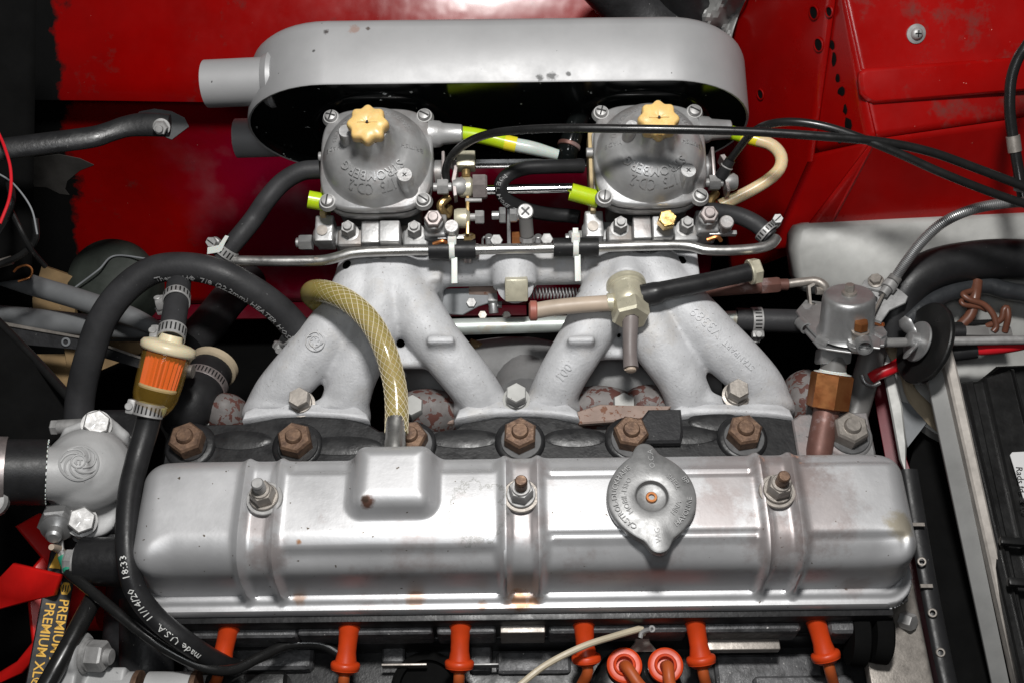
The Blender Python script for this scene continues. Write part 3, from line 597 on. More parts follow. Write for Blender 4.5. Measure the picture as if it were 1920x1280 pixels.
# ------------------------------------------------------------------ exhaust manifold lumps behind and below
em = thing('exhaust_manifold', P(960, 740, -90), 'rust speckled grey exhaust manifold below the intake runners', 'manifold')
def lump(name, px, py, h, sx, sy, sz, m):
    b = MB(); b.lathe([(math.sin(t * pi / 12), -math.cos(t * pi / 12)) for t in range(13)], (0, 0, 0), (0, 0, 1), 26); c = P(px, py, h)
    b.xf(lambda v: Vector((v.x * sx, v.y * sy, v.z * sz)) + c); return build(name, b, m, em, ang=80)
for px, py, sx, sy, h in [(428, 782, 44, 40, -70), (800, 778, 75, 46, -78), (1120, 772, 85, 46, -80), (1215, 770, 60, 46, -80), (1512, 752, 50, 60, -70)]: lump('rusty_port', px, py, h, sx, sy, 62, M['rust'])
M['exh'] = mat('grey_painted_iron', (0.21, 0.21, 0.21), 0.6, 0.2, 0.25, 60, chips=(0.05, 0.025, 0.02), chip_px=26, chip_t=0.70, bump=0.5, bump_px=9)
b = MB(); b.tube([P(770, 725, -150), P(900, 700, -130), P(985, 700, -120), P(1080, 715, -130), P(1200, 720, -120), P(1330, 720, -150)], [60, 66, 72, 70, 74, 60], 22, n=50); build('exhaust_log', b, M['exh'], em, ang=80)
b = MB(); b.tube([P(985, 700, -120), P(985, 760, -60)], [64, 60], 22); build('exhaust_branch', b, M['exh'], em, ang=80)
for px, py, m in [(775, 760, 'oldwhite'), (1168, 756, 'oldwhite'), (376, 768, 'oldwhite')]:
    o = P(px, py + 10, -40); b = MB(); b.box(o + Vector((10, 6, -22)), 130, 56, 30); build('clamp_plate', b, M['rustpink'] if px != 376 else M['alu'], em, bevel=8, seg=3)
    b = MB(); b.lathe([(24, -8), (24, -3), (20, -2)], o, (0, 0, 1), 22); b.hexa(o + Vector((0, 0, -3)), (0, -.1, 1), 22, 34, ph=.5); build('bolt', b, M[m], em, ang=25)
b = MB(); b.prism([(0, 0), (150, 10), (170, 34), (40, 40), (-6, 24)], P(1085, 800, -22), (1, 0, 0), (0, 1, 0), (0, 0, 1), 14, 3); build('flange_edge', b, M['rustpink'], em)
# ------------------------------------------------------------------ square plug
q = P(966, 536, 84); a = Vector((0, -0.72, 0.69)).normalized()
sp = thing('square_plug', q, 'square headed yellow zinc plug in the middle of the intake manifold', 'plug')
b = MB(); b.lathe([(30, -14), (34, -8), (34, -2), (28, 0)], q, a, 28); build('collar', b, M['alu'], sp)
b = MB(); e1 = Vector((1, 0, 0)); e2 = a.cross(e1); b.box(q + a * 20 + Vector((2, 0, 0)), 42, 42, 46, e1, e2, a); build('square_head', b, M['yzinc'], sp, bevel=4)
# ------------------------------------------------------------------ carburettor (local frame: x along engine, y away, z up the dashpot)
ct = math.radians(14); AX = Vector((0, -math.sin(ct), math.cos(ct))); AY = Vector((0, math.cos(ct), math.sin(ct))); AXX = Vector((1, 0, 0))
CO = P(708, 304, 230)
def L(x, y, z): return CO + AXX * x + AY * y + AX * z
def carb(label):
    t = thing('carburettor', L(0, 0, -200), label, 'carburettor', 'pair of carburettors on the intake manifold')
    n = 96; sup = [];
    for i in range(n):
        a = 2 * pi * i / n; c, s = abs(math.cos(a)), abs(math.sin(a)); r = 101 / ((c ** 3.6 + s ** 3.6) ** (1 / 3.6)); sup.append((r * math.cos(a), r * math.sin(a)))
    b = MB(); b.prism(sup, L(0, 0, -4), AXX, AY, AX, 20, 4); build('cover_flange', b, M['carb'], t, ang=50)
    b = MB(); b.prism([(x * .985, y * .985) for x, y in sup], L(0, 0, -8), AXX, AY, AX, 4); build('diaphragm_edge', b, M['rubber'], t)
    b = MB(); b.prism([(x * .99, y * .99) for x, y in sup], L(0, 0, -34), AXX, AY, AX, 26, 4); build('body_flange', b, M['carb'], t, ang=50)
    prof = [(99, 14), (97, 17), (95, 22), (92, 32), (87, 43), (80, 53), (71, 61), (62, 66), (53, 70), (46, 76), (40, 84), (36, 96), (33, 116), (31, 124)]
    b = MB(); b.lathe(prof, L(0, 0, 0), AX, 64, AXX); build('dashpot_dome', b, M['carb'], t, ang=60)
    def zf(r):
        for (r0, z0), (r1, z1) in zip(prof, prof[1:]):
            if r1 <= r <= r0: return z0 + (z1 - z0) * (r0 - r) / (r0 - r1)
        return 14 if r > 90 else 100
    b = MB(); O = L(0, 0, 0)
    text_arc(b, 'STROMBERG', 21, O, AXX, AY, 61, -pi / 2, True, 4.2, zf, 1.0, 0.2)
    text_arc(b, '175', 20, O, AXX, AY, 78, -pi / 2 + .36, True, 4.2, zf, 1.0, 0.2); text_arc(b, 'CD-2', 20, O, AXX, AY, 79, -pi / 2 - .27, True, 4.2, zf, 1.0, 0.2)
    text_arc(b, 'ZENITH CARBURETTER', 13, O, AXX, AY, 70, pi * .44, False, 2.4, zf, 1.0, 0.8)
    text_arc(b, 'CO. LTD.', 13, O, AXX, AY, 70, pi * .86, False, 2.4, zf, 1.0, 0.8)
    for wd, x in (('BRITISH', 68), ('MADE', -70)):
        v, f = text_geo(wd, 11, 2.4); b.add([O - AXX * (px - x) - AY * (py + 4) + AX * (zf(math.hypot(px - x, py + 4)) + z - .3) for px, py, z in v], f)
    build('dome_lettering', b, M['carb'], t, ang=20)['kind'] = 'stuff'
    # damper knob: eight lobed nylon cap
    b = MB(); R = []
    for s, z in [(0.5, 120), (0.92, 122), (1, 127), (1, 140), (0.95, 145), (0.86, 147.5), (0.2, 148.5), (0.1, 146.5)]:
        R.append([L((33 + 2.8 * math.cos(8 * a)) * s * math.cos(a), (33 + 2.8 * math.cos(8 * a)) * s * math.sin(a), z) for a in [2 * pi * i / 96 for i in range(96)]])
    b.rings(R); dk = build('damper_knob', b, M['nylon'], t, ang=50)
    b = MB(); b.box(L(0, 0, 148.8), 34, 2.4, 1.6, AXX, AY, AX); build('mould_seam', b, M['nylon'], dk)
    b = MB(); b.lathe([(3, 0), (2, 1.5)], L(0, 0, 148.5), AX, 10); build('vent_hole', b, M['print'], dk)
    # bosses
    b = MB(); b.lathe([(17, 40), (14, 60), (12.5, 108), (11.5, 110)], L(-42, 4, 0), AX, 24); b.box(L(-28, 4, 76), 26, 15, 62, AXX, AY, AX); build('vent_boss', b, M['carb'], t)
    b = MB(); b.lathe([(22, 8), (15, 30), (13.5, 72), (12.8, 73)], L(57, -62, 0), AX, 24); bo = build('drilled_boss', b, M['carb'], t)
    b = MB()
    for s in (1, -1): b.box(L(57, -62, 73), 9, 1.6, 1.6, (AXX + AY * s).normalized(), (AXX * -s + AY).normalized(), AX)
    build('cross_mark', b, M['print'], bo)
    for i, (x, y) in enumerate([(-85, 84), (85, 84), (-85, -84), (85, -84)]):
        b = MB(); b.lathe([(17, 8), (14, 17), (11.5, 17.1), (11.5, 20), (9.5, 24), (4, 25.5)], L(x, y, 0), AX, 22); sw = build('cover_screw', b, M['steel'], t)
        aa = [1.3, -.5, 1.45, -.6][i]; b = MB(); e1 = AXX * math.cos(aa) + AY * math.sin(aa); b.box(L(x, y, 25), 18, 2.6, 3, e1, AX.cross(e1), AX); build('slot', b, M['print'], sw)
        if i == 0: b = MB(); b.box(L(x, y, 25), 2.6, 17, 3, e1, AX.cross(e1), AX); build('slot', b, M['print'], sw)
    # body: bore, flanges, side walls
    mbb = MB(); mbb.lathe([(70, -90), (74, -40), (74, 60), (78, 66), (78, 84)], L(0, 10, -92), AY, 32)
    mbb.box(L(0, -20, -70), 150, 120, 80, AXX, AY, AX); mbb.box(L(0, 84, -90), 170, 20, 150, AXX, AY, AX)
    cast('body_casting', mbb, M['carbdark'], t, vox=4.5, smooth=5)
    def pb(name, px, py, h, sx, sy, sz, m, bv=3):
        c = P(px, py, h); b = MB(); b.box(c - AX * sz / 2, sx, sy, sz, AXX, AY, AX); build(name, b, M[m], t, bevel=bv, seg=3); return c
    pb('mounting_flange', 716, 440, 128, 176, 40, 70, 'carbdark', 8)
    pb('rib', 694, 434, 168, 33, 44, 90, 'carb', 4); pb('rib', 730, 433, 178, 37, 42, 90, 'carb', 4)
    for px in (656, 779):
        pb('flange_boss', px, 445, 152, 48, 34, 60, 'carbdark', 9)
        o = P(px, 437, 152); b = MB(); b.lathe([(17, 0), (17, 3), (12, 4)], o, AX, 24); b.hexa(o + AX * 3, AX, 13.5, 26, ph=.5); b.cyl(o + AX * 27, AX, 8, 8, 14); build('flange_bolt', b, M['steel'], t, ang=25)
    # left side: choke / temperature capsule, gasket strip, bracket
    b = MB(); b.box(L(-102, -10, -60), 10, 160, 60, AXX, AY, AX); build('side_gasket', b, M['cream'], t, bevel=2)
    b = MB(); b.box(L(-88, 0, -50), 26, 130, 56, AXX, AY, AX); build('side_capsule', b, M['carb'], t, bevel=5)
    b = MB(); b.cyl(L(-112, 24, -24), AXX, 9, 26, 16); build('capsule_screw', b, M['steel'], t)
    q = P(611, 436, 140); mbb = MB(); mbb.box(q, 34, 52, 44, AXX, AY, AX); mbb.lathe([(14, 0), (14, 40)], P(588, 446, 138), AXX, 20); cast('side_valve', mbb, M['carb'], t, vox=3.5, smooth=4)
    b = MB(); q = P(586, 455, 140); b.hexa(q, -AXX, 15, 24); b.cyl(q - AXX * 22, -AXX, 9, 8, 18); build('side_plug', b, M['valve'], t, ang=25)
    b = MB(); b.lathe([(10, 0), (10, 1), (2, 1.2)], P(604, 432, 162), AX, 16); build('tiny_screw', b, M['greynut'], t)
    # right side: fuel spigot, float, throttle linkage
    b = MB(); b.lathe([(26, 0), (24, 20), (20, 26), (17, 60), (14, 62)], L(92, 58, -6), AXX, 22); build('fuel_spigot', b, M['carb'], t)
    b = MB(); b.lathe([(24, 0), (24, 18), (18, 26)], L(100, 6, -60), AXX, 22); build('spindle_boss', b, M['carbdark'], t)
    b = MB(); b.box(L(118, -8, -30), 6, 66, 44, AXX, AY, AX); build('throttle_lever', b, M['pinksteel'], t, bevel=2)
    b = MB(); b.hexa(L(108, -44, -16), AXX, 15, 20); b.cyl(L(100, -44, -16), AXX, 8, 34, 14); build('lever_nut', b, M['steel'], t, ang=25)
    pl = [(-4, 20), (4, 22), (12, 8), (8, -20), (10, -52), (4, -54), (0, -20), (4, 4)]
    b = MB(); b.prism(pl, L(134, -14, -34), AXX, AY, AX, 30, 1); build('cable_lever', b, M['pinksteel'], t)
    b = MB(); b.lathe([(15, 0), (16, 6), (16, 18), (12, 24)], L(136, -42, -18), AXX, 18); build('lever_button', b, M['steel'], t)
    mbb = MB(); mbb.box(L(104, -112, -60), 40, 44, 60, AXX, AY, AX); mbb.lathe([(18, -30), (18, 6)], L(102, -112, -14), AX, 20); cast('stop_bracket', mbb, M['carb'], t, vox=3.5, smooth=3)
    b = MB(); b.nut(L(102, -112, -10), AX, 17, 12, 9); b.lathe([(9.5, -12), (9.5, 8), (8, 9)], L(102, -112, 0), AX, 16); b.box(L(102, -112, 9), 2, 14, 1.5, AXX, AY, AX); build('stop_screw', b, M['pinksteel'], t, ang=25)
    b = MB(); b.box(L(132, -132, -44), 50, 8, 12, AXX, AY, AX); build('stop_arm', b, M['carb'], t, bevel=1.5)
    b = MB(); b.lathe([(11, -40), (11, -22), (13, -20), (13, -4), (11.5, -2)], L(134, -124, -6), AX, 18); b.box(L(134, -124, -8.5), 2.4, 20, 2, AXX, AY, AX); build('idle_screw', b, M['carb'], t)
    b = MB(); b.tube([L(126, -60, -70), L(122, -80, -60), L(112, -70, -40), L(126, -52, -40)], 8, 10); build('return_spring', b, M['gold'], t)
    b = MB(); b.tube([L(100, -150, -30), L(118, -146, -26), L(126, -150, -34)], 4, 8); build('spring_clip', b, M['copper'], t)
    return t
c1 = carb('left carburettor with a yellow knob and a short lime stub on its left side')
c2 = copy_tree(c1); d2 = P(1217, 296, 230) - CO; c2.location = (LOC[c1.name] + d2) * S; LOC[c2.name] = LOC[c1.name] + d2
c2['label'] = 'right carburettor with a yellow knob, crossed by the black cable'
# throttle cross shaft fittings only on the left carburettor
def X(x, y, z, m, fn, nm): b = MB(); fn(b); return build(nm, b, M[m], c1, ang=25)
b = MB(); b.box(L(160, 4, -10), 34, 30, 30, AXX, AY, AX); build('cable_block', b, M['yzinc'], c1, bevel=3)
b = MB(); b.cyl(L(160, -14, -10), AY * -1, 8, 12, 14); build('cable_screw', b, M['gold'], c1)
b = MB(); b.lathe([(16, 0), (19, 4), (19, 22), (14, 26)], L(146, -40, -26), AXX, 20); build('shaft_collar', b, M['yzinc'], c1)
b = MB(); b.hexa(L(172, -40, -26), AXX, 24, 26); build('shaft_nut', b, M['pinksteel'], c1, ang=25)
b = MB(); b.box(L(162, -88, -30), 6, 90, 12, AXX, AY, AX); build('link_arm', b, M['gold'], c1, bevel=1.5)
b = MB(); b.lathe([(16, -14), (18, -8), (18, 8), (12, 14)], L(152, -98, -34), AXX, 20); build('link_barrel', b, M['yzinc'], c1)
b = MB(); b.cyl(L(166, -98, -30), AXX, 7, 14, 12); b.hexa(L(176, -98, -30), AXX, 13, 16); build('link_bolt', b, M['steel'], c1, ang=25)
b = MB(); b.cyl(L(158, -66, -26), AXX, 4, 30, 10); build('link_pin', b, M['steel'], c1)
b = MB(); b.tube([L(162, -124, -46), L(160, -170, -70)], 7, 12); b.hexa(L(161, -150, -62), AXX * -1, 14, 20); b.hexa(L(168, -150, -62), AXX, 14, 14); build('link_rod', b, M['pinksteel'], c1, ang=25)
b = MB(); b.hexa(L(162, -126, -44), Vector((0, -.6, -.8)), 13, 8); build('lock_nut', b, M['gold'], c1, ang=25)
CO2 = CO + d2; COs = CO; 
def L2(x, y, z): return CO2 + AXX * x + AY * y + AX * z
b = MB(); b.hexa(L2(24, -126, -2), Vector((0, -.35, .94)), 17, 22, ph=.2); b.lathe([(15, 20), (13, 23.5), (6, 23.6)], L2(24, -126, -2), Vector((0, -.35, .94)), 20); build('brass_bolt', b, M['brass'], c2, ang=25)
# ------------------------------------------------------------------ throttle cross rod
cr = tag(build('cross_rod', MB().tube([P(882, 357, 190), P(1072, 353, 190)], 9, 18), M['chrome']), 'bright steel throttle rod between the two carburettors', 'rod')
# ------------------------------------------------------------------ ball joint link in the middle
lk = thing('throttle_bracket', P(955, 455, 90), 'upright throttle link bracket with bolts between the carburettors', 'bracket')
p = P(954, 425, 120); b = MB(); b.box(P(954, 424, 120), 7, 10, 96, (1, 0, 0), (0, .8, -.6), (0, .6, .8)); build('upright_plate', b, M['valve'], lk, bevel=1.5)
b = MB(); b.hexa(P(948, 404, 150), (-1, 0, 0), 16, 12); b.cyl(P(936, 404, 150), (-1, 0, 0), 8, 14, 14); b.hexa(P(956, 404, 150), (1, 0, 0), 14, 14); b.cyl(P(964, 404, 150), (1, 0, 0), 9, 18, 14); build('link_bolt', b, M['valve'], lk, ang=25)
o = P(985, 398, 165); ta = (P(985, 392, 185) - P(989, 442, 110)).normalized(); b = MB(); b.tube([P(985, 404, 152), P(988, 440, 112)], 13, 18); build('link_sleeve', b, M['greyplastic'], lk)
b = MB(); b.lathe([(15, 0), (15, 5), (13, 7)], P(985, 398, 158), (0, -.4, .9), 24); hd = build('ball_head', b, M['steel'], lk)
b = MB()
n = Vector((0, -.4, .9)).normalized(); e1 = Vector((.7, .64, .28)).normalized(); e1 = (e1 - n * e1.dot(n)).normalized()
b.box(P(985, 398, 158) + n * 7, 20, 3.4, 1.6, e1, n.cross(e1), n); b.box(P(985, 398, 158) + n * 7, 3.4, 20, 1.6, e1, n.cross(e1), n); build('cross_slot', b, M['print'], hd)
b = MB(); b.hexa(P(989, 444, 108), (0, -.5, -.8), 16, 10); b.tube([P(989, 446, 104), P(990, 462, 84)], [9, 12], 14); build('lower_nut', b, M['steel'], lk, ang=25)
for px, py in [(931, 448), (1025, 446)]:
    b = MB(); b.hexa(P(px, py + 4, 98), (0, -.5, .85), 12, 14); build('small_bolt', b, M['steel'], lk, ang=25)
for px in (905, 997):
    b = MB(); b.tube([P(px, 462, 92), P(px, 448, 104), P(px + 6, 446, 104), P(px + 8, 462, 92)], 2.4, 8); b.cyl(P(px + 12, 460, 90), (0, .3, .95), 7, 22, 12); build('lever_stop', b, M['valve'], lk)
b = MB(); b.hexa(P(960, 447, 98), (1, 0, 0), 13, 16); build('copper_nut', b, M['copper'], lk, ang=25)
# ------------------------------------------------------------------ oblong air cleaner
ac = thing('air_cleaner', P(930, 240, 0), 'long oblong silver air cleaner canister with black face behind the carburettors', 'air cleaner')
fn = Vector((0, -math.cos(ct), -math.sin(ct))); fu = Vector((0, -math.sin(ct), math.cos(ct)))
p0 = CO + Vector((0, 112, 0)); q = PL(477, 262, p0, fn); q2 = PL(1400, 235, p0, fn); up = PL(930, 155, p0, fn)
AC = Vector(((q.x + q2.x) / 2, q.y, q.z)); AR = 168; AH = (q2.x - q.x) / 2 - AR
AC = up - fu * AR; AC.x = (q.x + q2.x) / 2
def stad(r, n=24):
    o = []
    for i in range(n + 1): a = -pi / 2 + pi * i / n; o.append((AH + r * math.cos(a), r * math.sin(a)))
    for i in range(n + 1): a = pi / 2 + pi * i / n; o.append((-AH + r * math.cos(a), r * math.sin(a)))
    return o
def ring_at(r, z): return [AC + Vector((x, 0, 0)) + fu * y - fn * z for x, y in stad(r)]
DEP = 140
b = MB(); b.rings([ring_at(AR - 3.5, 1), ring_at(AR, 0), ring_at(AR + 2, 3), ring_at(AR + 2, DEP - 26), ring_at(AR - 1, DEP - 14), ring_at(AR - 9, DEP - 4), ring_at(AR - 22, DEP)], True, False, True); can = build('canister', b, M['aircl'], ac, ang=50)
def can_hit(px, py):
    hit, loc, nr, _ = can.ray_cast((CP - LOC[ac.name]) * S, ray(px, py).normalized()); return loc / S + LOC[ac.name] if hit else P(px, py, 340)
stains(M['aircl'], LOC[ac.name], [(can_hit(x, y), r, c, st, 0) for x, y, r, c, st in [(1035, 143, 9, (.04, .04, .04), .9), (1012, 146, 7, (.05, .05, .05), .9), (1066, 139, 5, (.04, .04, .04), .9), (664, 55, 10, (.30, .20, .17), .8), (612, 60, 5, (.05, .04, .04), .9), (690, 54, 4, (.08, .06, .05), .9), (588, 96, 3, (.05, .05, .05), .9)]])
b = MB(); b.rings([ring_at(AR - 3, 1), ring_at(AR - 4, 6), ring_at(AR - 7, 12), ring_at(AR - 9, 16)], True, False, True); build('front_plate', b, M['black_gloss'], ac, ang=50)
for c in (CO, CO2):
    o = PL(c.x * 0 + 960, 640, p0, fn); o = AC + Vector((c.x - AC.x - 4, 0, 0)) + fu * (-30); b = MB(); b.lathe([(140, 0), (139, 3), (134, 6), (125, 7), (122, 4)], o + -fn * 16, fn, 56); build('pressed_ring', b, M['black_gloss'], ac)
s1 = PL(510, 150, p0 - fn * 60, fn); s0 = PL(388, 158, p0 - fn * 60, fn)
b = MB(); b.pipe([s1 + Vector((60, 0, 0)), s0], 44, 5, 40, 8); build('inlet_pipe', b, M['aircl'], ac)
b = MB(); b.lathe([(0.1, 0), (38, 0)], s0 + Vector((26, 0, 0)), (1, 0, 0), 30); build('pipe_throat', b, M['dark'], ac)
b = MB(); b.lathe([(50, -8), (52, 0), (47, 8), (44.2, 12)], s1 + Vector((-2, 0, 0)), (-1, 0, 0), 40); build('weld_bead', b, M['aircl'], ac)
s1 = PL(480, 258, p0 - fn * 70, fn); s0 = PL(444, 260, p0 - fn * 70, fn)
b = MB(); b.pipe([s1 + Vector((60, 0, 0)), s0], 40, 5, 40, 8); build('inlet_pipe', b, M['aircl'], ac)
b = MB(); b.lathe([(0.1, 0), (34, 0)], s0 + Vector((26, 0, 0)), (1, 0, 0), 30); build('pipe_throat', b, M['dark'], ac)
# ------------------------------------------------------------------ coolant rail with sleeves and ties
rl = thing('metal_rail', P(900, 470, 100), 'long bent steel pipe lying along the front of the intake manifold', 'pipe')
b = MB(); b.tube([P(415, 489, 140), P(520, 490, 140), P(600, 489, 140), P(635, 482, 146), P(668, 474, 150), P(760, 470, 150), P(900, 468, 150), P(1100, 464, 150), P(1240, 460, 150), P(1290, 461, 150), P(1325, 469, 150), P(1370, 470, 150), P(1420, 466, 150), P(1446, 458, 150), P(1456, 446, 150)], 9.6, 18, n=120); build('bent_pipe', b, M['pipe'], rl)
for x0, x1, y in [(804, 892, 469), (1038, 1122, 464)]:
    b = MB(); b.tube([P(x0, y, 150), P(x1, y - 1, 150)], 17, 20); sl = build('rubber_sleeve', b, M['rubber'], rl)
ties = []
for x, y, ang, lb in [(848, 467, 0.02, 'white cable tie round the left black sleeve'), (1079, 463, 0, 'white cable tie round the right black sleeve')]:
    t = thing('cable_tie', P(x, y, 150), lb, 'cable tie', 'white cable ties on the steel pipe'); c = P(x, y, 150); 
    b = MB(); b.ring(c - Vector((5, 0, 0)), (1, 0, 0), 20.5, 17.2, 10, 32, .6); build('strap', b, M['white'], t)
    b = MB(); b.box(P(x, y - 12, 162), 16, 20, 26, (1, 0, 0), (0, .85, -.5), (0, .5, .85)); build('lock_head', b, M['white'], t, bevel=3)
    b = MB(); b.box(P(x + 4, y + 34, 140), 11, 60, 4.5, (.995, .06, 0), (0, .9, .43), (0, -.43, .9)); b.box(P(x, y - 26, 170), 10, 18, 4, (1, 0, 0), (0, .8, .6), (0, -.6, .8)); build('tail', b, M['white'], t, bevel=1)
# ------------------------------------------------------------------ hose clamps
CLG = 'worm drive hose clamps'
def clamp(o, axis, r, wd, sdir, label, m='steel', slots=9, long=30):
    a = Vector(axis).normalized(); o = Vector(o); t = thing('hose_clamp', o - Vector((0, 0, r)), label, 'hose clamp', CLG)
    s = Vector(sdir); s = (s - a * s.dot(a)).normalized(); tg = a.cross(s)
    b = MB(); b.ring(o - a * wd / 2, a, r + 2.6, r + 0.3, wd, 40, .6); build('band', b, M[m], t)
    up = (CP - o).normalized(); up = (up - a * up.dot(a)).normalized(); u2 = a.cross(up); b = MB()
    for k in range(slots):
        an = (k - slots / 2 + .5) * 6.4 / r; n = up * math.cos(an) + u2 * math.sin(an)
        if n.dot(s) > 0.86: continue
        b.box(o + n * (r + 2.7), 2.6, wd * .62, .8, a.cross(n), a, n)
    build('slots', b, M['print'], t)['kind'] = 'stuff'
    c = o + s * (r + 7); b = MB(); b.box(c, 18, 14, wd + 3, tg, s, a); build('screw_housing', b, M[m], t, bevel=4)
    hd = c + tg * (long * .34) + s * 2; b = MB(); b.cyl(c - tg * 12 + s * 2, tg, 6.5, long * .8, 14); b.hexa(hd, tg, 10, 10); sc_ = build('screw', b, M[m], t)
    b = MB(); b.box(hd + tg * 10, 2, 14, 2, a, s, tg); build('slot', b, M['print'], sc_)
    return t
def hose(name, pts, rp, m, label, cat, seg=20, n=None, hscale=None, part=None):
    w_ = [P(*p[:3]) for p in pts]; rr_ = [rp * US(q) for q in w_]
    b = MB(); b.tube(w_, rr_, seg, n)
    if part:
        t = thing(name, w_[0], label, cat); build(part, b, M[m], t, ang=60); return t, w_
    o = build(name, b, M[m], None, w_[0], ang=60); tag(o, label, cat); return o, w_
# big heater hose over the manifold
hh, hw = hose('heater_hose', [(146, 800, -10), (152, 735, 30), (168, 668, 80), (192, 600, 120), (232, 545, 150), (285, 508, 165), (345, 500, 168), (410, 512, 160), (470, 542, 130), (522, 580, 90), (560, 622, 45), (575, 650, 10)], 27, 'hose', 'thick dark grey heater hose arching over the left runners', 'hose', 28, 130, part='hose_wall')
b = MB(); text_hose(b, 'Thermoid\u00ae  7/8 (22.2mm) HEATER HOSE MADE IN U.S.A.', 17, hw, 27 * 1.02, 0.50, (0, -.75, .55), False, 0.4, shift=-14); build('hose_print', b, M['greyprint'], hh)['kind'] = 'stuff'
clamp(P(548, 628, 40), (hw[-2] - hw[-4]), 27, 14, (-1, -.4, -.1), 'hose clamp with slotted screw where the heater hose meets the left runner')
# breather hose with white braid
bt = [(743, 812, 122), (744, 770, 128), (740, 720, 140), (724, 660, 160), (697, 607, 172), (660, 570, 176), (622, 550, 165), (593, 545, 138), (584, 552, 105), (598, 566, 80)]
bh, bw = hose('breather_hose', bt, 21, 'clearyellow', 'yellowed clear breather hose with white braid from the rocker cover', 'hose', 28, 120, part='hose_wall')
c = [Vector(a) for a in spline([tuple(p) for p in bw], 150)]; F = frames(c); b = MB(); rb = 21 * US(bw[3]) + .35; tot = sum((p - q).length for p, q in zip(c, c[1:]))
for sgn in (1, -1):
    for k in range(11):
        ph0 = 2 * pi * k / 11; pts = []; s = 0
        for i, (p, (t, e1, e2)) in enumerate(zip(c, F)):
            if i: s += (p - c[i - 1]).length
            a = ph0 + sgn * s / 25.0; pts.append(p + (e1 * math.cos(a) + e2 * math.sin(a)) * rb)
        FF = frames(pts); b.rings([[q + (e1 * math.cos(j * 2.0944) + e2 * math.sin(j * 2.0944)) * 0.5 for j in range(3)] for q, (t, e1, e2) in zip(pts, FF)])
build('braid', b, M['thread'], bh)['kind'] = 'stuff'
# left carburettor hose
hose('vacuum_hose', [(600, 318, 215), (565, 322, 215), (530, 342, 205), (500, 375, 190), (476, 410, 170), (452, 440, 165), (428, 468, 150), (415, 486, 140)], 18, 'hose', 'black hose curving from the left carburettor down to the steel pipe', 'hose', 22, 70)
clamp(P(424, 472, 148), (P(440, 452, 160) - P(415, 486, 140)), 18.5, 18, (-1, .5, .3), 'hose clamp beside a white tag at the left end of the steel pipe')
b = MB(); q = P(405, 470, 165); b.prism([(-16, -6), (10, -2), (18, 14), (26, 26), (20, 28), (6, 10), (-14, 6)], q, (1, 0, 0), (0, .6, .8), (0, -.8, .6), 2); tag(build('paper_tag', b, M['white']), 'small torn white tag by the clamp at the steel pipe end', 'tag')
# looped hose between carburettors
lp, lw = hose('loop_hose', [(1092, 312, 185), (1075, 312, 190), (1030, 313, 200), (985, 316, 205), (951, 330, 205), (939, 352, 195), (952, 376, 170), (990, 394, 140), (1030, 402, 120), (1068, 405, 112), (1086, 408, 112)], 13.5, 'rubber', 'black hose looping round between the two carburettors', 'hose', 20, 80, part='hose_wall')
b = MB(); text_hose(b, 'FUEL HOSE  SAE J30', 11, lw, 15, 0.43, (-.4, -.8, .5), False, .4); build('hose_print', b, M['greyprint'], lp)['kind'] = 'stuff'
# right carburettor hose
hose('vacuum_hose', [(1318, 396, 170), (1352, 398, 165), (1388, 406, 160), (1420, 422, 155), (1444, 444, 150)], 16.5, 'hose', 'black hose from the right carburettor to the steel pipe end', 'hose', 22, 50)
clamp(P(1436, 436, 152), P(1444, 444, 150) - P(1420, 422, 155), 18.5, 14, (1, .3, .2), 'hose clamp with upright screw at the right end of the steel pipe')
# overflow tubes
def tube2(name, label, segs, cat='tube'):
    t = thing(name, P(*segs[0][0][0]), label, cat)
    for k, (pts, r, m) in enumerate(segs): b = MB(); b.tube([P(*p) for p in pts], [r] * len(pts) if not isinstance(r, list) else r, 20, 24); build(['sleeve', 'tube', 'end_tube', 'tip'][k] if len(segs) > 1 else 'sleeve', b, M[m], t, ang=60)
    return t
tube2('overflow_tube', 'lime sleeve and milky tube between the carburettors', [([(840, 250, 212), (875, 252, 214), (915, 259, 212), (950, 268, 206)], 14, 'lime'), ([(946, 267, 207), (968, 272, 204)], 14.5, 'yellowtube'), ([(960, 271, 205), (1000, 279, 200), (1046, 291, 190)], [13, 13, 10], 'milky')])
tube2('overflow_tube', 'lime and yellow tube turning into cream hose at the right carburettor', [([(1322, 243, 212), (1360, 247, 212), (1395, 255, 212)], 13, 'lime'), ([(1380, 251, 212), (1402, 258, 212), (1424, 264, 212)], 12.5, 'yellowtube'), ([(1415, 262, 212), (1446, 272, 214), (1464, 292, 212), (1462, 316, 205), (1440, 338, 195), (1400, 362, 180), (1350, 386, 165)], 11.5, 'creamtube')])
for (x, y, x2, y2, lb) in [(578, 374, 622, 382, 'short lime tube stub on the left carburettor'), (1070, 360, 1122, 374, 'short lime tube stub on the right carburettor')]:
    p0_ = P(x, y, 200); p1_ = P(x2, y2, 190); b = MB(); b.pipe([p0_, p1_], 16, 3.5, 24, 4); b.lathe([(.1, 0), (13, 0)], p0_.lerp(p1_, .5), p1_ - p0_, 20); tag(build('tube_stub', b, M['lime'], None, p0_), lb, 'tube', 'lime tube stubs')
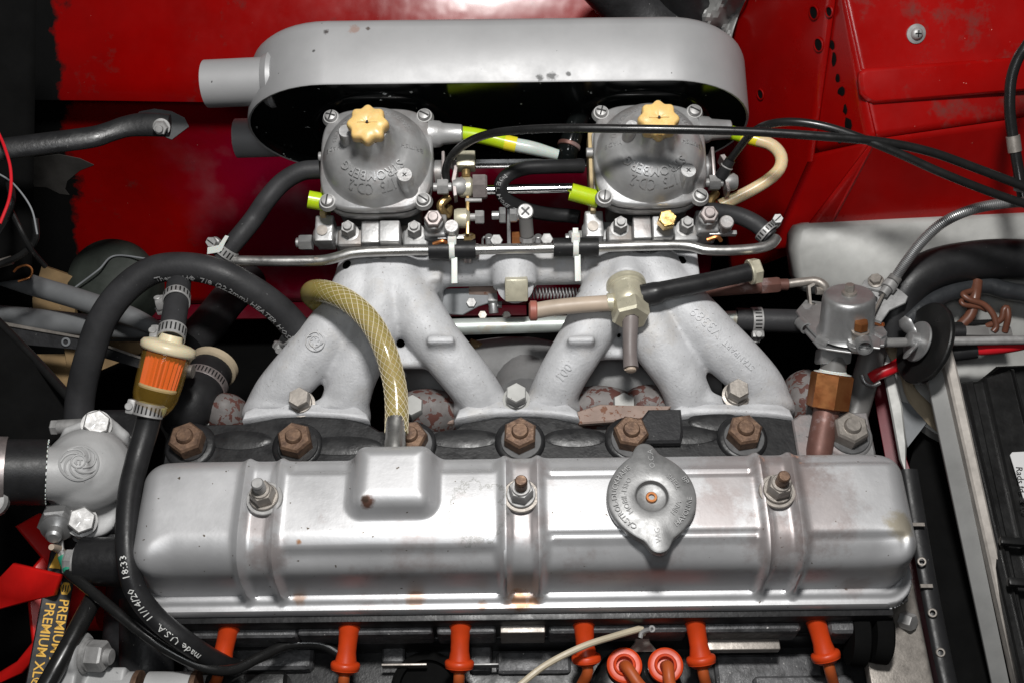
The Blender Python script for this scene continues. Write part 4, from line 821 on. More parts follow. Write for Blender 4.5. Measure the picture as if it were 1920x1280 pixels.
# dark breather elbow beside the right carburettor
t = thing('breather_elbow', P(1065, 290, 150), 'oily black elbow pipe between the carburettors in front of the air cleaner', 'pipe')
b = MB(); b.tube([P(1092, 208, 210), P(1078, 240, 205), P(1066, 278, 190), P(1062, 296, 175)], 20, 20, 24); build('elbow', b, M['black_gloss'], t)
b = MB(); b.ring(P(1068, 270, 195), P(1066, 278, 190) - P(1078, 240, 205), 22, 18, 8, 24); build('rusty_band', b, M['copperpipe'], t)
b = MB(); b.ring(P(1063, 288, 184), P(1062, 296, 175) - P(1066, 278, 190), 15, 10, 5, 22); build('ring_end', b, M['copper'], t)
# control cables
def cable(pts, r, label, extra=None):
    t = thing('control_cable', P(*pts[0]), label, 'cable', 'black control cables'); b = MB(); b.tube([P(*p) for p in pts], r, 14, 150); build('sheath', b, M['cable'], t, ang=70); return t
c1c = cable([(838, 345, 205), (836, 318, 225), (848, 292, 250), (876, 268, 285), (920, 251, 320), (980, 244, 350), (1060, 241, 370), (1180, 242, 385), (1300, 244, 392), (1420, 248, 396), (1540, 256, 398), (1650, 266, 395), (1740, 284, 385), (1820, 312, 370), (1925, 352, 350)], 7.5, 'long black cable crossing over the right yellow knob')
c2c = cable([(1352, 330, 215), (1366, 306, 235), (1388, 276, 280), (1410, 250, 330), (1440, 234, 370), (1485, 229, 392), (1540, 236, 400), (1600, 254, 398), (1680, 286, 388), (1760, 322, 372), (1850, 358, 352), (1925, 384, 340)], 7, 'short black cable rising from the right carburettor to the right corner')
b = MB(); b.tube([P(1352, 332, 214), P(1370, 300, 243)], [12, 9.5], 16); build('end_sleeve', b, M['rubber'], c2c); b = MB(); b.ring(P(1362, 314, 230), P(1370, 300, 243) - P(1352, 332, 214), 12, 9, 3, 18); build('end_ring', b, M['steel'], c2c)
c3c = cable([(1940, 60, 500), (1926, 84, 490), (1908, 112, 470), (1896, 150, 445), (1893, 200, 415), (1898, 250, 385), (1908, 310, 350), (1918, 370, 320)], 9, 'dark braided cable hanging down the right edge')
b = MB(); b.tube([P(1899, 255, 382), P(1903, 285, 364)], 11, 16); build('crimp', b, M['greynut'], c3c); b = MB(); b.box(P(1915, 345, 330), 26, 46, 10, (1, -.3, 0), (.3, .9, -.3), (0, .3, .9)); build('fork_end', b, M['steel'], c3c, bevel=4)
# grey ribbed control cable to the heater valve
gp = [(1932, 378, 250), (1880, 382, 250), (1820, 394, 240), (1768, 418, 220), (1730, 452, 190), (1700, 490, 160), (1676, 525, 130)]
t, gw = hose('heater_cable', gp, 8, 'primer', 'grey spiral wound cable arching to the heater valve', 'cable', 16, 100, part='sheath')
cc_ = [Vector(a) for a in spline([tuple(p) for p in gw], 90)]; b = MB()
for p, (tt, e1, e2) in list(zip(cc_, frames(cc_)))[::1]: b.ring(p, tt, 9.4, 8.2, 2.4, 12, .5)
build('winding', b, M['valve'], t)['kind'] = 'stuff'
# ------------------------------------------------------------------ water pipe behind the runners
t = thing('water_pipe', P(1000, 605, 0), 'galvanised water pipe running behind the intake runners', 'pipe')
b = MB(); b.tube([P(820, 614, 0), P(1392, 598, 0)], 15.5, 24); build('pipe', b, M['waterpipe'], t)
hose('water_hose', [(1380, 599, 2), (1430, 601, 2), (1480, 602, 4), (1560, 604, 6)], 22, 'hose', 'short black water hose running to the heater valve', 'hose', 26, 30)
clamp(P(1418, 601, 2), (1, 0, 0), 22.5, 20, (0, -1, -.2), 'hose clamp round the short water hose beside the right runner', slots=7)
# ------------------------------------------------------------------ linkage seen in the gap behind the manifold
t = thing('return_spring', P(1060, 550, 20), 'coil spring stretched behind the manifold beside the square plug', 'spring')
a = P(992, 550, 30); c = P(1135, 552, 30); pts = []
for i in range(23 * 14 + 1):
    s = i / (23 * 14); an = 2 * pi * 23 * s; p = a.lerp(c, s); rr_ = 10.5; pts.append(p + Vector((0, math.cos(an) * rr_, math.sin(an) * rr_)))
FF = frames(pts); b = MB(); b.rings([[q + (e1 * math.cos(j * 1.5708) + e2 * math.sin(j * 1.5708)) * 1.3 for j in range(4)] for q, (tt, e1, e2) in zip(pts, FF)]); build('coil', b, M['valve'], t)
b = MB(); b.tube([a - Vector((16, 0, 0)), a + Vector((0, 8, 0))], 1.6, 8); b.tube([c, c + Vector((20, 0, 0))], 1.6, 8); build('hook', b, M['steel'], t)['kind'] = 'stuff'
t = thing('linkage_plate', P(860, 570, -20), 'grey curved linkage plate with a bolt in the gap behind the left runners', 'bracket')
b = MB(); b.prism([(-62, 28), (40, 30), (62, 14), (60, 0), (40, -6), (10, -22), (-24, -20), (-48, -4), (-64, 14)], P(858, 570, 10), (1, 0, 0), (0, .9, .44), (0, -.44, .9), 6, 1.5); build('plate', b, M['primer'], t)
b = MB(); b.hexa(P(884, 568, 14), (0, -.44, .9), 10, 8); build('rivet', b, M['steel'], t)
b = MB(); b.tube([P(924, 562, 18), P(926, 588, 4)], 9, 14); b.box(P(924, 562, 22), 18, 16, 18); b.box(P(936, 572, 12), 10, 10, 8); build('ball_stud', b, M['valve'], t, bevel=1)
b = MB(); b.tube([P(880, 544, 20), P(932, 545, 20)], 13, 18); build('bush', b, M['rustpink'], t)
t = thing('lower_lever', P(900, 650, -120), 'tan rod deep in the gap between the runners', 'rod')
b = MB(); b.tube([P(880, 645, -70), P(925, 662, -90), P(990, 690, -120)], [12, 10, 8], 14, 12); build('rod', b, M['tan'], t)
for px, py in [(905, 592), (950, 593)]:
    b = MB(); b.hexa(P(px, py, -20), (0, -.4, .9), 9, 10); build('bolt', b, M['greynut'], t)
# ------------------------------------------------------------------ vacuum valve on the manifold
v0 = P(1174, 536, 118); va = Vector((0.04, -0.97, 0.14)).normalized()
t = thing('vacuum_valve', v0, 'yellow zinc check valve with three hoses on the right runners', 'valve')
b = MB(); b.lathe([(32, -8), (36, -4), (36, 4), (33, 6), (33, 10), (31, 12), (31, 34), (33, 36), (33, 48), (30, 52)], v0, va, 32); build('valve_body', b, M['yzinc'], t, ang=40)
b = MB(); b.nut(v0 + va * 50, va, 34, 30, 14, ph=.3); build('hex_end', b, M['yzinc'], t, ang=25)
b = MB(); e = v0 + va * 78; b.tube([e - va * 10, P(1181, 655, 110), P(1183, 690, 104)], [15, 12.5, 13.5], 18, 20); build('grey_tube', b, M['mauve'], t)
b = MB(); b.lathe([(9, 0), (9, 5), (5, 7)], P(1183, 690, 104), (0, -.9, -.1), 14); b.tube([P(1171, 693, 104), P(1191, 690, 106)], 1.3, 6); build('torn_end', b, M['beigetube'], t)
bt_ = [P(1148, 568, 128), P(1090, 572, 128), P(1040, 577, 126), P(1004, 583, 122)]
b = MB(); b.tube(bt_, 14.5, 20, 24); build('beige_hose', b, M['beigetube'], t)
b = MB(); b.ring(P(1150, 567, 128), (-1, 0, 0), 16, 12, 12, 20); build('spigot', b, M['yzinc'], t)
b = MB(); b.lathe([(16, -6), (18, -4), (18, 6), (13, 9), (.1, 9)], P(1001, 583, 122), (-1, 0, 0), 20); b.tube([P(1003, 593, 120), P(1004, 600, 116)], 4, 8); build('red_cap', b, M['pinkred'], t)
bk = [P(1204, 555, 132), P(1232, 549, 138), P(1244, 545, 140), P(1300, 534, 140), P(1350, 523, 140), P(1408, 510, 140)]
b = MB(); b.tube(bk, [20, 20, 17, 17, 16, 17], 22, 40); build('black_hose', b, M['rubber'], t)
b = MB(); d_ = (bk[-1] - bk[-2]).normalized(); b.lathe([(22, 0), (23, 2), (23, 5), (20, 6)], bk[-1] - d_ * 4, d_, 24); b.hexa(bk[-1] + d_ * 1, d_, 24, 15, ph=.2); build('hex_plug', b, M['yzinc'], t, ang=25)
# small union and pipe on the right
t = thing('pipe_union', P(1420, 540, 60), 'copper coloured pipe union with a thin pipe running to the heater valve', 'pipe')
b = MB(); b.hexa(P(1310, 546, 60), P(1440, 536, 60) - P(1310, 546, 60), 13, 130, seg=12); build('tube', b, M['copperpipe'], t)
b = MB(); b.hexa(P(1425, 537, 60), P(1450, 535, 60) - P(1425, 537, 60), 16, 36); b.cyl(P(1458, 534, 60), (1, 0, 0), 11, 20, 16); build('nut', b, M['copperpipe'], t, ang=25)
b = MB(); b.tube([P(1468, 534, 60), P(1515, 528, 66), P(1532, 528, 68), P(1545, 536, 66), P(1548, 548, 58)], 8.5, 16, 30); build('bent_pipe', b, M['greynut'], t)
b = MB(); pts = [(-16, -26), (-18, 10), (-6, 16), (-4, 12), (-13, 6), (-12, -24), (24, -30), (24, -34)]
b.prism(pts, P(1530, 548, 60), (1, 0, 0), (0, .9, .4), (0, -.4, .9), 12); b.hexa(P(1530, 546, 60), (1, 0, 0), 8, 14); build('clip', b, M['greynut'], t)
# ------------------------------------------------------------------ fuel filter and its hoses
ft = P(322, 640, 190); fb = P(286, 772, 130); fa = (fb - ft).normalized()
f0 = P(316, 652, 186); k = US(f0)
t = thing('fuel_filter', f0, 'clear fuel filter with orange pleated element and ivory cap', 'fuel filter')
b = MB(); b.lathe([(18, -22), (20, -12), (34, -10), (43, -7), (46, -2), (46, 5), (43, 9), (40, 10)], f0, fa, 40); build('ivory_cap', b, M['ivory'], t, ang=50)
b = MB(); b.lathe([(39, 8), (40, 14), (39, 60), (37, 84), (33, 98), (24, 112), (22, 114)], f0, fa, 40); build('clear_bowl', b, M['amberclear'], t, ang=50)
b = MB(); R = []
for z, s in [(12, 1), (68, .96)]:
    R.append([None] * 0)
e1, e2 = perp(fa); RR = []
for z in (12, 40, 68):
    RR.append([f0 + fa * z + (e1 * math.cos(2 * pi * i / 72) + e2 * math.sin(2 * pi * i / 72)) * ((33 if i % 3 == 0 else 28) - z * .04) for i in range(72)])
b.rings(RR); build('pleated_element', b, M['filterorange'], t, ang=20)
b = MB(); b.lathe([(30, 66), (32, 69), (31, 72), (20, 73)], f0, fa, 32); build('element_end', b, M['cream'], t)
b = MB(); b.lathe([(24, 98), (24, 106), (21, 115), (16, 116), (15, 130)], f0, fa, 32); build('outlet_cone', b, M['ivory2'], t)
up_ = [P(336, 528, 150), P(332, 560, 176), P(326, 600, 186), P(320, 634, 190)]
b = MB(); b.tube(up_, 21, 22, 30); hz = build('filter_hose', b, M['hose'], None, up_[-1]); tag(hz, 'short black hose into the top of the fuel filter', 'hose')
b = MB(); q = P(350, 606, 182); 
clamp(P(331, 562, 177), up_[1] - up_[0], 21, 22, (-1, -.2, 0), 'upper hose clamp on the short hose above the fuel filter', slots=8)
clamp(P(322, 626, 189), up_[3] - up_[2], 21, 24, (-1, -.2, .1), 'hose clamp touching the ivory filter cap', slots=8)
lo = [P(284, 762, 138), P(274, 805, 120), P(258, 860, 110), P(244, 920, 110), P(238, 990, 108), P(240, 1050, 100), P(254, 1105, 80), P(290, 1155, 50), P(345, 1200, 20), P(400, 1236, -40), P(440, 1252, -110)]
lt = thing('fuel_hose', lo[0], 'black fuel hose running down beside the left end of the rocker cover', 'hose')
b = MB(); b.tube(lo, [20, 20, 19.5, 19, 18, 17.5, 17.5, 17.5, 17, 16.5, 16], 24, 110); build('hose_wall', b, M['rubber'], lt, ang=60)
b = MB(); text_hose(b, '18:33   11/14/20  U.S.A. made', 21, lo, 22, 0.41, (0.15, -.5, .85), False, .4, shift=-2); 
b.v = []; b.f = []
text_hose(b, 'made U.S.A.   11/14/20   18:33', 16, lo, 18.7, 0.80, (0.1, -.45, .88), True, .5, shift=2); build('hose_print', b, M['whiteprint'], lt)['kind'] = 'stuff'
clamp(P(279, 768, 138), lo[1] - lo[0], 22, 22, (-1, -.1, .1), 'hose clamp below the fuel filter bowl', slots=8)
# black hose with sand coloured end behind the filter
t = thing('coolant_elbow', P(390, 720, 0), 'fat black hose end with a sand coloured rim behind the fuel filter', 'hose')
ea = (P(400, 690, 40) - P(350, 770, -40)).normalized(); b = MB(); b.tube([P(345, 800, -60), P(362, 755, -20), P(398, 692, -50)], [40, 41, 41], 28, 20); build('hose_wall', b, M['rubber'], t, ang=50)
b = MB(); ea = (P(398, 692, -50) - P(368, 745, -26)).normalized(); b.lathe([(40, -4), (46, 0), (47, 12), (40, 18), (30, 16)], P(398, 692, -50), ea, 32); build('sand_rim', b, M['beige'], t)
clamp(P(381, 722, -36), ea, 43, 20, (-.9, .5, .6), 'hose clamp on the fat hose end behind the fuel filter', 'pinksteel', 10)
b = MB(); b.tube([P(322, 692, 60), P(362, 696, 60)], 12, 16); tag(build('clamp_barrel', b, M['greynut']), 'dull metal clamp barrel between the filter and the fat hose', 'clamp')
t2 = tag(build('coolant_hose', MB().tube([P(352, 650, -40), P(390, 610, -60), P(430, 560, -90), P(470, 520, -120)], 36, 24, 30), M['rubber']), 'wide black hose running up into the dark behind the filter', 'hose')
# small black wire from the sender to the plug leads
wr = [P(128, 1072, 0), P(160, 1098, 10), P(210, 1140, 14), P(270, 1188, 8), P(330, 1226, -10), P(390, 1252, -30), P(440, 1254, -50), P(490, 1230, -70), P(540, 1208, -90), P(600, 1206, -100), P(640, 1226, -110)]
t = thing('sender_wire', wr[0], 'black wire with a green sleeve from the temperature sender under the plug leads', 'wire')
b = MB(); b.tube(wr, 9, 14, 110); build('insulation', b, M['cable'], t)
b = MB(); b.tube([P(118, 1042, 2), P(124, 1058, 0), P(132, 1076, 0)], 9, 12, 10); build('green_sleeve', b, M['green'], t)
b = MB(); b.box(P(110, 1014, 4), 14, 36, 6, (1, .3, 0), (-.3, 1, 0)); b.tube([P(112, 1024, 2), P(120, 1046, 2)], 5, 8); build('spade_terminal', b, M['steel'], t, bevel=1)
# ------------------------------------------------------------------ plates cut to an outline
def plate_px(pix, p, n, th, ch=1.0):
    n = Vector(n).normalized(); e1 = (Vector((1, 0, 0)) - n * n.x).normalized(); e2 = n.cross(e1); p = Vector(p)
    q = [PL(x, y, p, n) - p for x, y in pix]; b = MB(); b.prism([(v.dot(e1), v.dot(e2)) for v in q], p - n * th, e1, e2, n, th, ch); return b
def to_cam(p): return (CP - Vector(p)).normalized()
# ------------------------------------------------------------------ thermostat housing
th0 = P(160, 892, 20); t = thing('thermostat_housing', th0 - Vector((0, 0, 60)), 'grey cast thermostat housing with a swirl emblem and two bolts', 'thermostat housing')
tn = (to_cam(th0) * .9 + Vector((.05, .1, .2))).normalized()
fl_px = [(118, 800), (178, 778), (204, 776), (246, 812), (244, 840), (218, 985), (200, 1000), (160, 1012), (140, 1006), (108, 950), (96, 930), (104, 850)]
mb = plate_px(fl_px, th0, tn, 26); C0 = PL(166, 884, th0, tn) 
mb.lathe([(80, -20), (76, 6), (71, 30), (60, 50), (42, 64), (22, 71), (.1, 73)], C0, tn, 36)
sp_ = [C0 + tn * 34, PL(112, 886, th0 + tn * 34, tn), PL(64, 886, th0 + tn * 34, tn)]
mb.tube(sp_, [50, 46, 44], 26)
mb.tube([PL(198, 850, th0, tn), PL(188, 790, th0, tn)], [22, 18], 16); mb.tube([PL(165, 940, th0, tn), PL(152, 985, th0, tn)], [22, 18], 16)
cast('housing_casting', mb, M['thermo'], t, vox=3.6, smooth=16)
b = plate_px([(x + (4 if x > 170 else -2), y + 8) for x, y in fl_px], th0 - tn * 30, tn, 16); build('dark_flange', b, M['blackpaint'], t)
hc = [c_ for c_ in t.children if c_.name.startswith('housing_casting')][0]
def on(o, t_, px, py):
    d = ray(px, py).normalized(); hit, loc, nr, _ = o.ray_cast((CP - LOC[t_.name]) * S, d); return (loc / S + LOC[t_.name], Vector(nr)) if hit else (P(px, py, 40), Vector((0, -.4, .9)))
p, n = on(hc, t, 147, 864); b = MB()
def drape_on(o, t_, pts, n, lift=0.4): 
    out = []
    for q in pts:
        hit, loc, nr, _ = o.ray_cast((q + n * 30 - LOC[t_.name]) * S, -n); out.append(loc / S + LOC[t_.name] + n * lift if hit else q)
    return out
e1 = (CR - n * n.dot(CR)).normalized(); e2 = n.cross(e1)
for r in (30, 29.0): b.tube(drape_on(hc, t, [p + (e1 * math.cos(a) + e2 * math.sin(a)) * r for a in [2 * pi * i / 40 for i in range(41)]], n, .9), 1.8, 6, n=80, caps=False)
for kk in range(7):
    a0 = kk * .8976; b.tube(drape_on(hc, t, [p + (e1 * math.cos(a0 + s * 1.5) + e2 * math.sin(a0 + s * 1.5)) * (13 + 15 * s) for s in (0, .25, .5, .75, 1)], n, .8), 2.1, 6, n=10)
b.tube(drape_on(hc, t, [p + (e1 * math.cos(a) + e2 * math.sin(a)) * 11 for a in [2 * pi * i / 20 for i in range(21)]], n, .9), 1.6, 6, n=40, caps=False)
for u, v, du, dv in [(-3, 3, 10, 0), (-3, 3, 0, -8), (3, 3, 0, -9), (-6, -2, 5, -4)]: b.tube(drape_on(hc, t, [p + e1 * u + e2 * v, p + e1 * (u + du) + e2 * (v + dv)], n, .9), 1.5, 6)
build('swirl_emblem', b, M['thermo'], t)['kind'] = 'stuff'
for px, py in [(181, 795), (153, 976)]:
    q = PL(px, py, th0 + tn * 24, tn); b = MB(); b.lathe([(26, -10), (26, -4), (20, -3)], q, tn, 26); b.hexa(q - tn * 2, tn, 23, 20, ph=.4); bb = build('bolt', b, M['steel'], t, ang=25)
    b = MB(); e1 = perp(tn)[0]
    for k in range(3): a = 2.1 * k; d_ = (e1 * math.cos(a) + tn.cross(e1) * math.sin(a)); b.box(q + tn * 18.3 + d_ * 9, 9, 1.4, .8, d_, tn.cross(d_), tn)
    build('grade_mark', b, M['valve'], bb)['kind'] = 'stuff'
# radiator hose, band and screw
ax = (sp_[1] - sp_[2]).normalized()
t = thing('radiator_hose', sp_[2], 'black rubber radiator hose end with frayed white cord on the thermostat outlet', 'hose')
h0 = PL(88, 884, th0 + tn * 34, tn); h1 = PL(-20, 884, th0 + tn * 34, tn)
b = MB(); b.tube([h0, h1], 55, 36); build('hose_wall', b, M['rubber'], t)
b = MB(); e1, e2 = perp(ax)
for k in range(34):
    a = 2 * pi * k / 34; o = h0 + (e1 * math.cos(a) + e2 * math.sin(a)) * 53.5; b.box(o + ax * .2, 3 + (k % 3), 2.4, 2, e1 * -math.sin(a) + e2 * math.cos(a), ax, e1 * math.cos(a) + e2 * math.sin(a))
build('frayed_cord', b, M['white'], t)['kind'] = 'stuff'
q = PL(-26, 884, th0 + tn * 34, tn); cl_ = clamp(q, ax, 56, 62, tn * -.6 - Vector((0, 1, 0)), 'wide steel hose clamp at the left edge on the radiator hose', 'pinksteel', 7)
q = PL(14, 940, th0 + tn * 40, tn); b = MB(); b.cyl(q - ax * 20, (0.2, -.3, .9), 26, 26, 26, 5); build('big_screw', b, M['steel'], cl_)
b = MB(); b.box(q + Vector((-16, -2, 26)), 44, 4, 3, (.9, .4, 0), (-.4, .9, 0)); build('slot', b, M['print'], cl_)
b = MB(); b.cyl(P(108, 800, 30), (1, .05, 0), 13, 60, 18); b.hexa(P(110, 800, 30), (-1, 0, 0), 14, 12); tag(build('clamp_screw', b, M['steel']), 'steel clamp screw at the foot of the heater hose', 'clamp screw')
# temperature sender
s0 = P(108, 990, 10); sa = Vector((.15, -.85, .5)).normalized(); t = thing('temperature_sender', s0, 'tarnished temperature sender below the thermostat housing', 'sensor')
b = MB(); b.hexa(s0 + Vector((0, 20, 0)), sa, 33, 26); b.lathe([(26, 24), (26, 32), (18, 36), (13, 40), (13, 54), (9, 58)], s0 + Vector((0, 20, 0)), sa, 24); build('body', b, M['valve'], t, ang=25)
b = MB(); b.tube([s0 + sa * 50, P(113, 1030, 0), P(118, 1050, 0)], [5, 7, 6], 12, 12); build('terminal', b, M['beigetube'], t)
# blanking plug with bolt
t = thing('housing_plug', P(190, 1055, -40), 'black round blanking plug with a bolt beside the fuel hose', 'plug')
b = MB(); b.tube([P(152, 1052, -10), P(240, 1052, -10)], [40, 42], 28, 4); build('plug_body', b, M['blackpaint'], t)
b = MB(); b.lathe([(20, 0), (36, 2), (36, 8), (26, 12), (26, 18)], P(160, 1054, -8), (-1, 0, .1), 28); b.hexa(P(150, 1054, -8), (-1, 0, .1), 23, 24, ph=.3); build('bolt', b, M['steel'], t, ang=25)
t = thing('water_pump', P(230, 1000, -220), 'black water pump casting behind the thermostat housing', 'pump')
b = MB(); b.box(P(214, 900, -80), 130, 240, 120); b.box(P(195, 1010, -100), 110, 120, 120); build('pump_body', b, M['blackpaint'], t, bevel=18, seg=4)
b = MB(); b.tube([P(275, 1120, -130), P(275, 1290, -170)], [46, 46], 26, 4); b.tube([P(255, 1060, -200), P(240, 1290, -230)], [50, 50], 26, 4); build('pump_pipe', b, M['greyblack'], t)
# ------------------------------------------------------------------ red fan
fx = P(95, 1080, -150).x
t = thing('cooling_fan', P(60, 1080, -260), 'red plastic cooling fan blades behind the belt', 'fan')
def blade(pix, h, n, th=10): 
    o = P(*pix[0], h); b = plate_px(pix, o, n, th, 2.5); build('blade', b, M['fanred'], t, ang=50)
blade([(112, 798), (118, 860), (96, 838), (56, 842), (52, 830), (80, 806)], -60, (.5, -.2, .85))
blade([(30, 985), (75, 960), (120, 985), (150, 1040), (122, 1075), (92, 1060)], -110, (.6, -.2, .75))
blade([(66, 1060), (98, 1022), (128, 1035), (126, 1110), (118, 1180), (128, 1220), (100, 1310), (66, 1230), (56, 1130)], -150, (.75, -.15, .6))
blade([(-30, 1110), (22, 1056), (64, 1066), (112, 1078), (100, 1116), (50, 1128), (-30, 1150)], -120, (-.45, -.5, .7))
blade([(30, 1240), (70, 1190), (96, 1160), (92, 1200), (40, 1262), (-20, 1290), (-20, 1270)], -170, (-.3, -.6, .7))
blade([(98, 1250), (122, 1230), (132, 1200), (126, 1262), (112, 1300), (92, 1310)], -180, (.5, -.3, .8))
b = MB(); b.tube([P(100, 1120, -260), P(200, 1120, -260)], 60, 28, 2); build('hub', b, M['fanred'], t)
# ------------------------------------------------------------------ fan belt
b0 = P(123, 1030, -60); b1 = P(70, 1320, -90); bd = (b1 - b0).normalized(); bn = (to_cam(b0.lerp(b1, .5)) + Vector((.12, 0, 0))); bn = (bn - bd * bn.dot(bd)).normalized(); bw_ = bn.cross(bd)
t = thing('fan_belt', b1, 'black fan belt with amber lettering running down the left side', 'belt')
Lb = (b1 - b0).length; b = MB(); b.box((b0 + b1) / 2 - bn * 8, 46, Lb, 16, bw_, bd, bn); build('belt_band', b, M['belt'], t, bevel=3)
b = MB()
for off, s0_ in ((-9, 56), (12, 70)):
    text_flat(b, 'PREMIUM XL\u00ae 25-9440', 22, b0 + bd * (92 - (8 if off > 0 else 0)) + bw_ * off + bn * .3, bd, -bw_ if (bd.cross(-bw_)).dot(bn) > 0 else bw_, .8, 'LEFT', .01)
for off in (-12, 11):
    o = b0 + bd * 66 + bw_ * off + bn * .6; b.prism([(9 * math.cos(k * pi / 3), 12 * math.sin(k * pi / 3)) for k in range(6)], o - bn, bw_, bd, bn, 1.0)
    b.prism([(-9, 0), (9, 0), (7, 26), (-2, 26)] if off < 0 else [(-9, 0), (9, 0), (9, 34), (2, 34)], b0 + bd * 34 + bw_ * off - bn * .4, bw_, -bd, -bn * -1, 1.0)
build('belt_print', b, M['goldprint'], t)['kind'] = 'stuff'
b = MB()
for off in (-12, 11):
    for dx in (-4, 0, 4): b.box(b0 + bd * 66 + bw_ * (off + dx) + bn * .9, 1.8, 12, .6, bw_, bd, bn)
build('emblem_strokes', b, M['belt'], t)['kind'] = 'stuff'
# ------------------------------------------------------------------ alternator bracket at bottom left
t = thing('alternator', P(200, 1290, -120), 'grey cast alternator lug with a hex bolt in the lower left corner', 'alternator')
mb = MB(); la = Vector((1, -.1, .1)).normalized(); o = P(140, 1226, -20); mb.lathe([(34, -14), (36, -10), (36, 14), (34, 18)], o, la, 30); mb.box(P(134, 1262, -30), 34, 130, 44, la, (0, 1, 0), (0, 0, 1)); mb.box(P(175, 1290, -60), 110, 60, 40)
cast('lug_casting', mb, M['thermo'], t, vox=3.5, smooth=4)
b = MB(); q = o + la * 18; b.lathe([(28, 0), (29, 3), (26, 6)], q, la, 26); b.lathe([(25, 6), (25, 10)], q, la, 26); b.hexa(q + la * 10, la, 25, 26, ph=.2); b.cyl(q + la * 34, la, 13, 12, 18); build('hex_bolt', b, M['steel'], t, ang=25)
for x0, x1 in [(212, 252), (278, 360)]:
    b = MB(); b.tube([P(x0, 1296, -70), P(x1, 1296, -70)], 32, 28, 2); build('spacer_tube', b, M['thermo'], t); b = MB(); b.lathe([(30, 0), (34, 2), (34, 10), (14, 10)], P(x1, 1296, -70), (1, 0, 0), 28); build('rusty_end', b, M['rustnut'], t)
b = MB(); b.tube([P(60, 1330, 10), P(112, 1240, 14), P(160, 1150, 0), P(178, 1115, -20)], 15, 16, 40); tag(build('battery_lead', b, M['cable']), 'black lead running past the alternator lug beside the belt', 'cable')
# ------------------------------------------------------------------ suspension, bracing and radiator on the left
def rod(name, pts, r, m, label, cat='tube', flat=None): b = MB(); b.tube([P(*q) for q in pts], r, 22, 30, flat=flat); o = build(name, b, M[m]); tag(o, label, cat); return o
rod('brace_tube', [(-30, 505, -40), (60, 535, -45), (150, 562, -50), (240, 592, -55), (300, 618, -60), (340, 628, -60)], [21, 21, 21, 20, 14, 10], 'greytube', 'upper grey brace tube at the left passing behind the heater hose')
rod('brace_tube', [(-30, 592, -110), (80, 602, -110), (180, 612, -110), (250, 618, -110), (330, 612, -110)], [24, 24, 22, 18, 12], 'greytube', 'lower dark grey brace tube at the left passing behind the heater hose')
b = plate_px([(-20, 602), (0, 603), (150, 632), (265, 672), (262, 690), (140, 655), (-20, 640)], P(100, 640, -80), (0, -.5, .85), 8); br = thing('drilled_bracket', P(100, 640, -100), 'dark grey drilled bracket plate below the lower brace tube', 'bracket'); build('plate', b, M['greyblack'], br)
b = MB(); b.ring(P(124, 641, -79), (0, -.5, .85), 9, 5, 3, 18); build('hole_rim', b, M['primer'], br)
b = plate_px([(-20, 600), (0, 602), (150, 630), (264, 668), (264, 673), (150, 635), (-20, 606)], P(100, 640, -76), (0, -.5, .85), 3); build('bright_edge', b, M['greynut'], br)
rp = thing('radiator', P(40, 740, -200), 'dark radiator header with a black speckled edge at the left', 'radiator')
b = plate_px([(-40, 610), (0, 612), (128, 742), (128, 800), (96, 860), (-40, 900)], P(40, 740, 0), (.35, -.3, .9), 60, 3); build('header_tank', b, M['dark'], rp)
b = MB(); b.tube([P(-20, 588, 8), P(60, 668, 6), P(130, 745, 4)], 9, 12, 20); build('seam', b, M['battery'], rp)
b = plate_px([(60, 560), (78, 498), (140, 520), (140, 600), (62, 598)], P(100, 560, -160), (0, -.6, .8), 20); tag(build('tan_box', b, M['tan']), 'tan weathered steel box behind the upper brace tube', 'box')
b = plate_px([(118, 640), (260, 640), (268, 660), (130, 720)], P(180, 660, -200), (0, -.5, .85), 10); b.box(P(110, 700, -220), 120, 90, 10); tag(build('crossmember', b, M['tan']), 'tan rusty crossmember seen under the drilled bracket', 'panel')
b = MB(); b.lathe([(.1, 46), (60, 44), (84, 34), (92, 10), (92, -60)], P(212, 528, -170), (0, -.25, .95), 40); ob = thing('drum', P(205, 540, -260), 'dark green rounded cover behind the heater hose', 'cover'); build('dome', b, M['grease'], ob, ang=60)
b = MB(); b.tube([P(140, 540, -120), P(185, 506, -105), P(215, 480, -112), (P(280, 486, -108))], 2.0, 8, 30); build('pale_seam', b, M['primer'], ob)
# front strut from the wing to the radiator with bolt
st_ = thing('support_stay', P(150, 260, 260), 'black flattened support stay bolted to the red inner wing', 'stay')
pts = [P(-40, 286, 330), P(80, 270, 320), P(170, 258, 310), P(205, 248, 306), P(236, 238, 304), P(270, 234, 302), P(318, 236, 300)]
b = MB(); b.tube(pts, [17, 17, 17, 16, 17, 19, 18], 20, 60, start=Vector((0, -.4, .9)), flat=(.62, 1.15)); build('bar', b, M['blackpaint'], st_, ang=60)
q = P(301, 240, 312); n = Vector((.1, -.75, .6)).normalized(); b = MB(); b.lathe([(15, -12), (15, -8), (11, -7)], q, n, 22); b.hexa(q - n * 8, n, 12.5, 16); b.cyl(q + n * 6, n, 6.5, 12, 14); build('bolt', b, M['steel'], st_, ang=25)
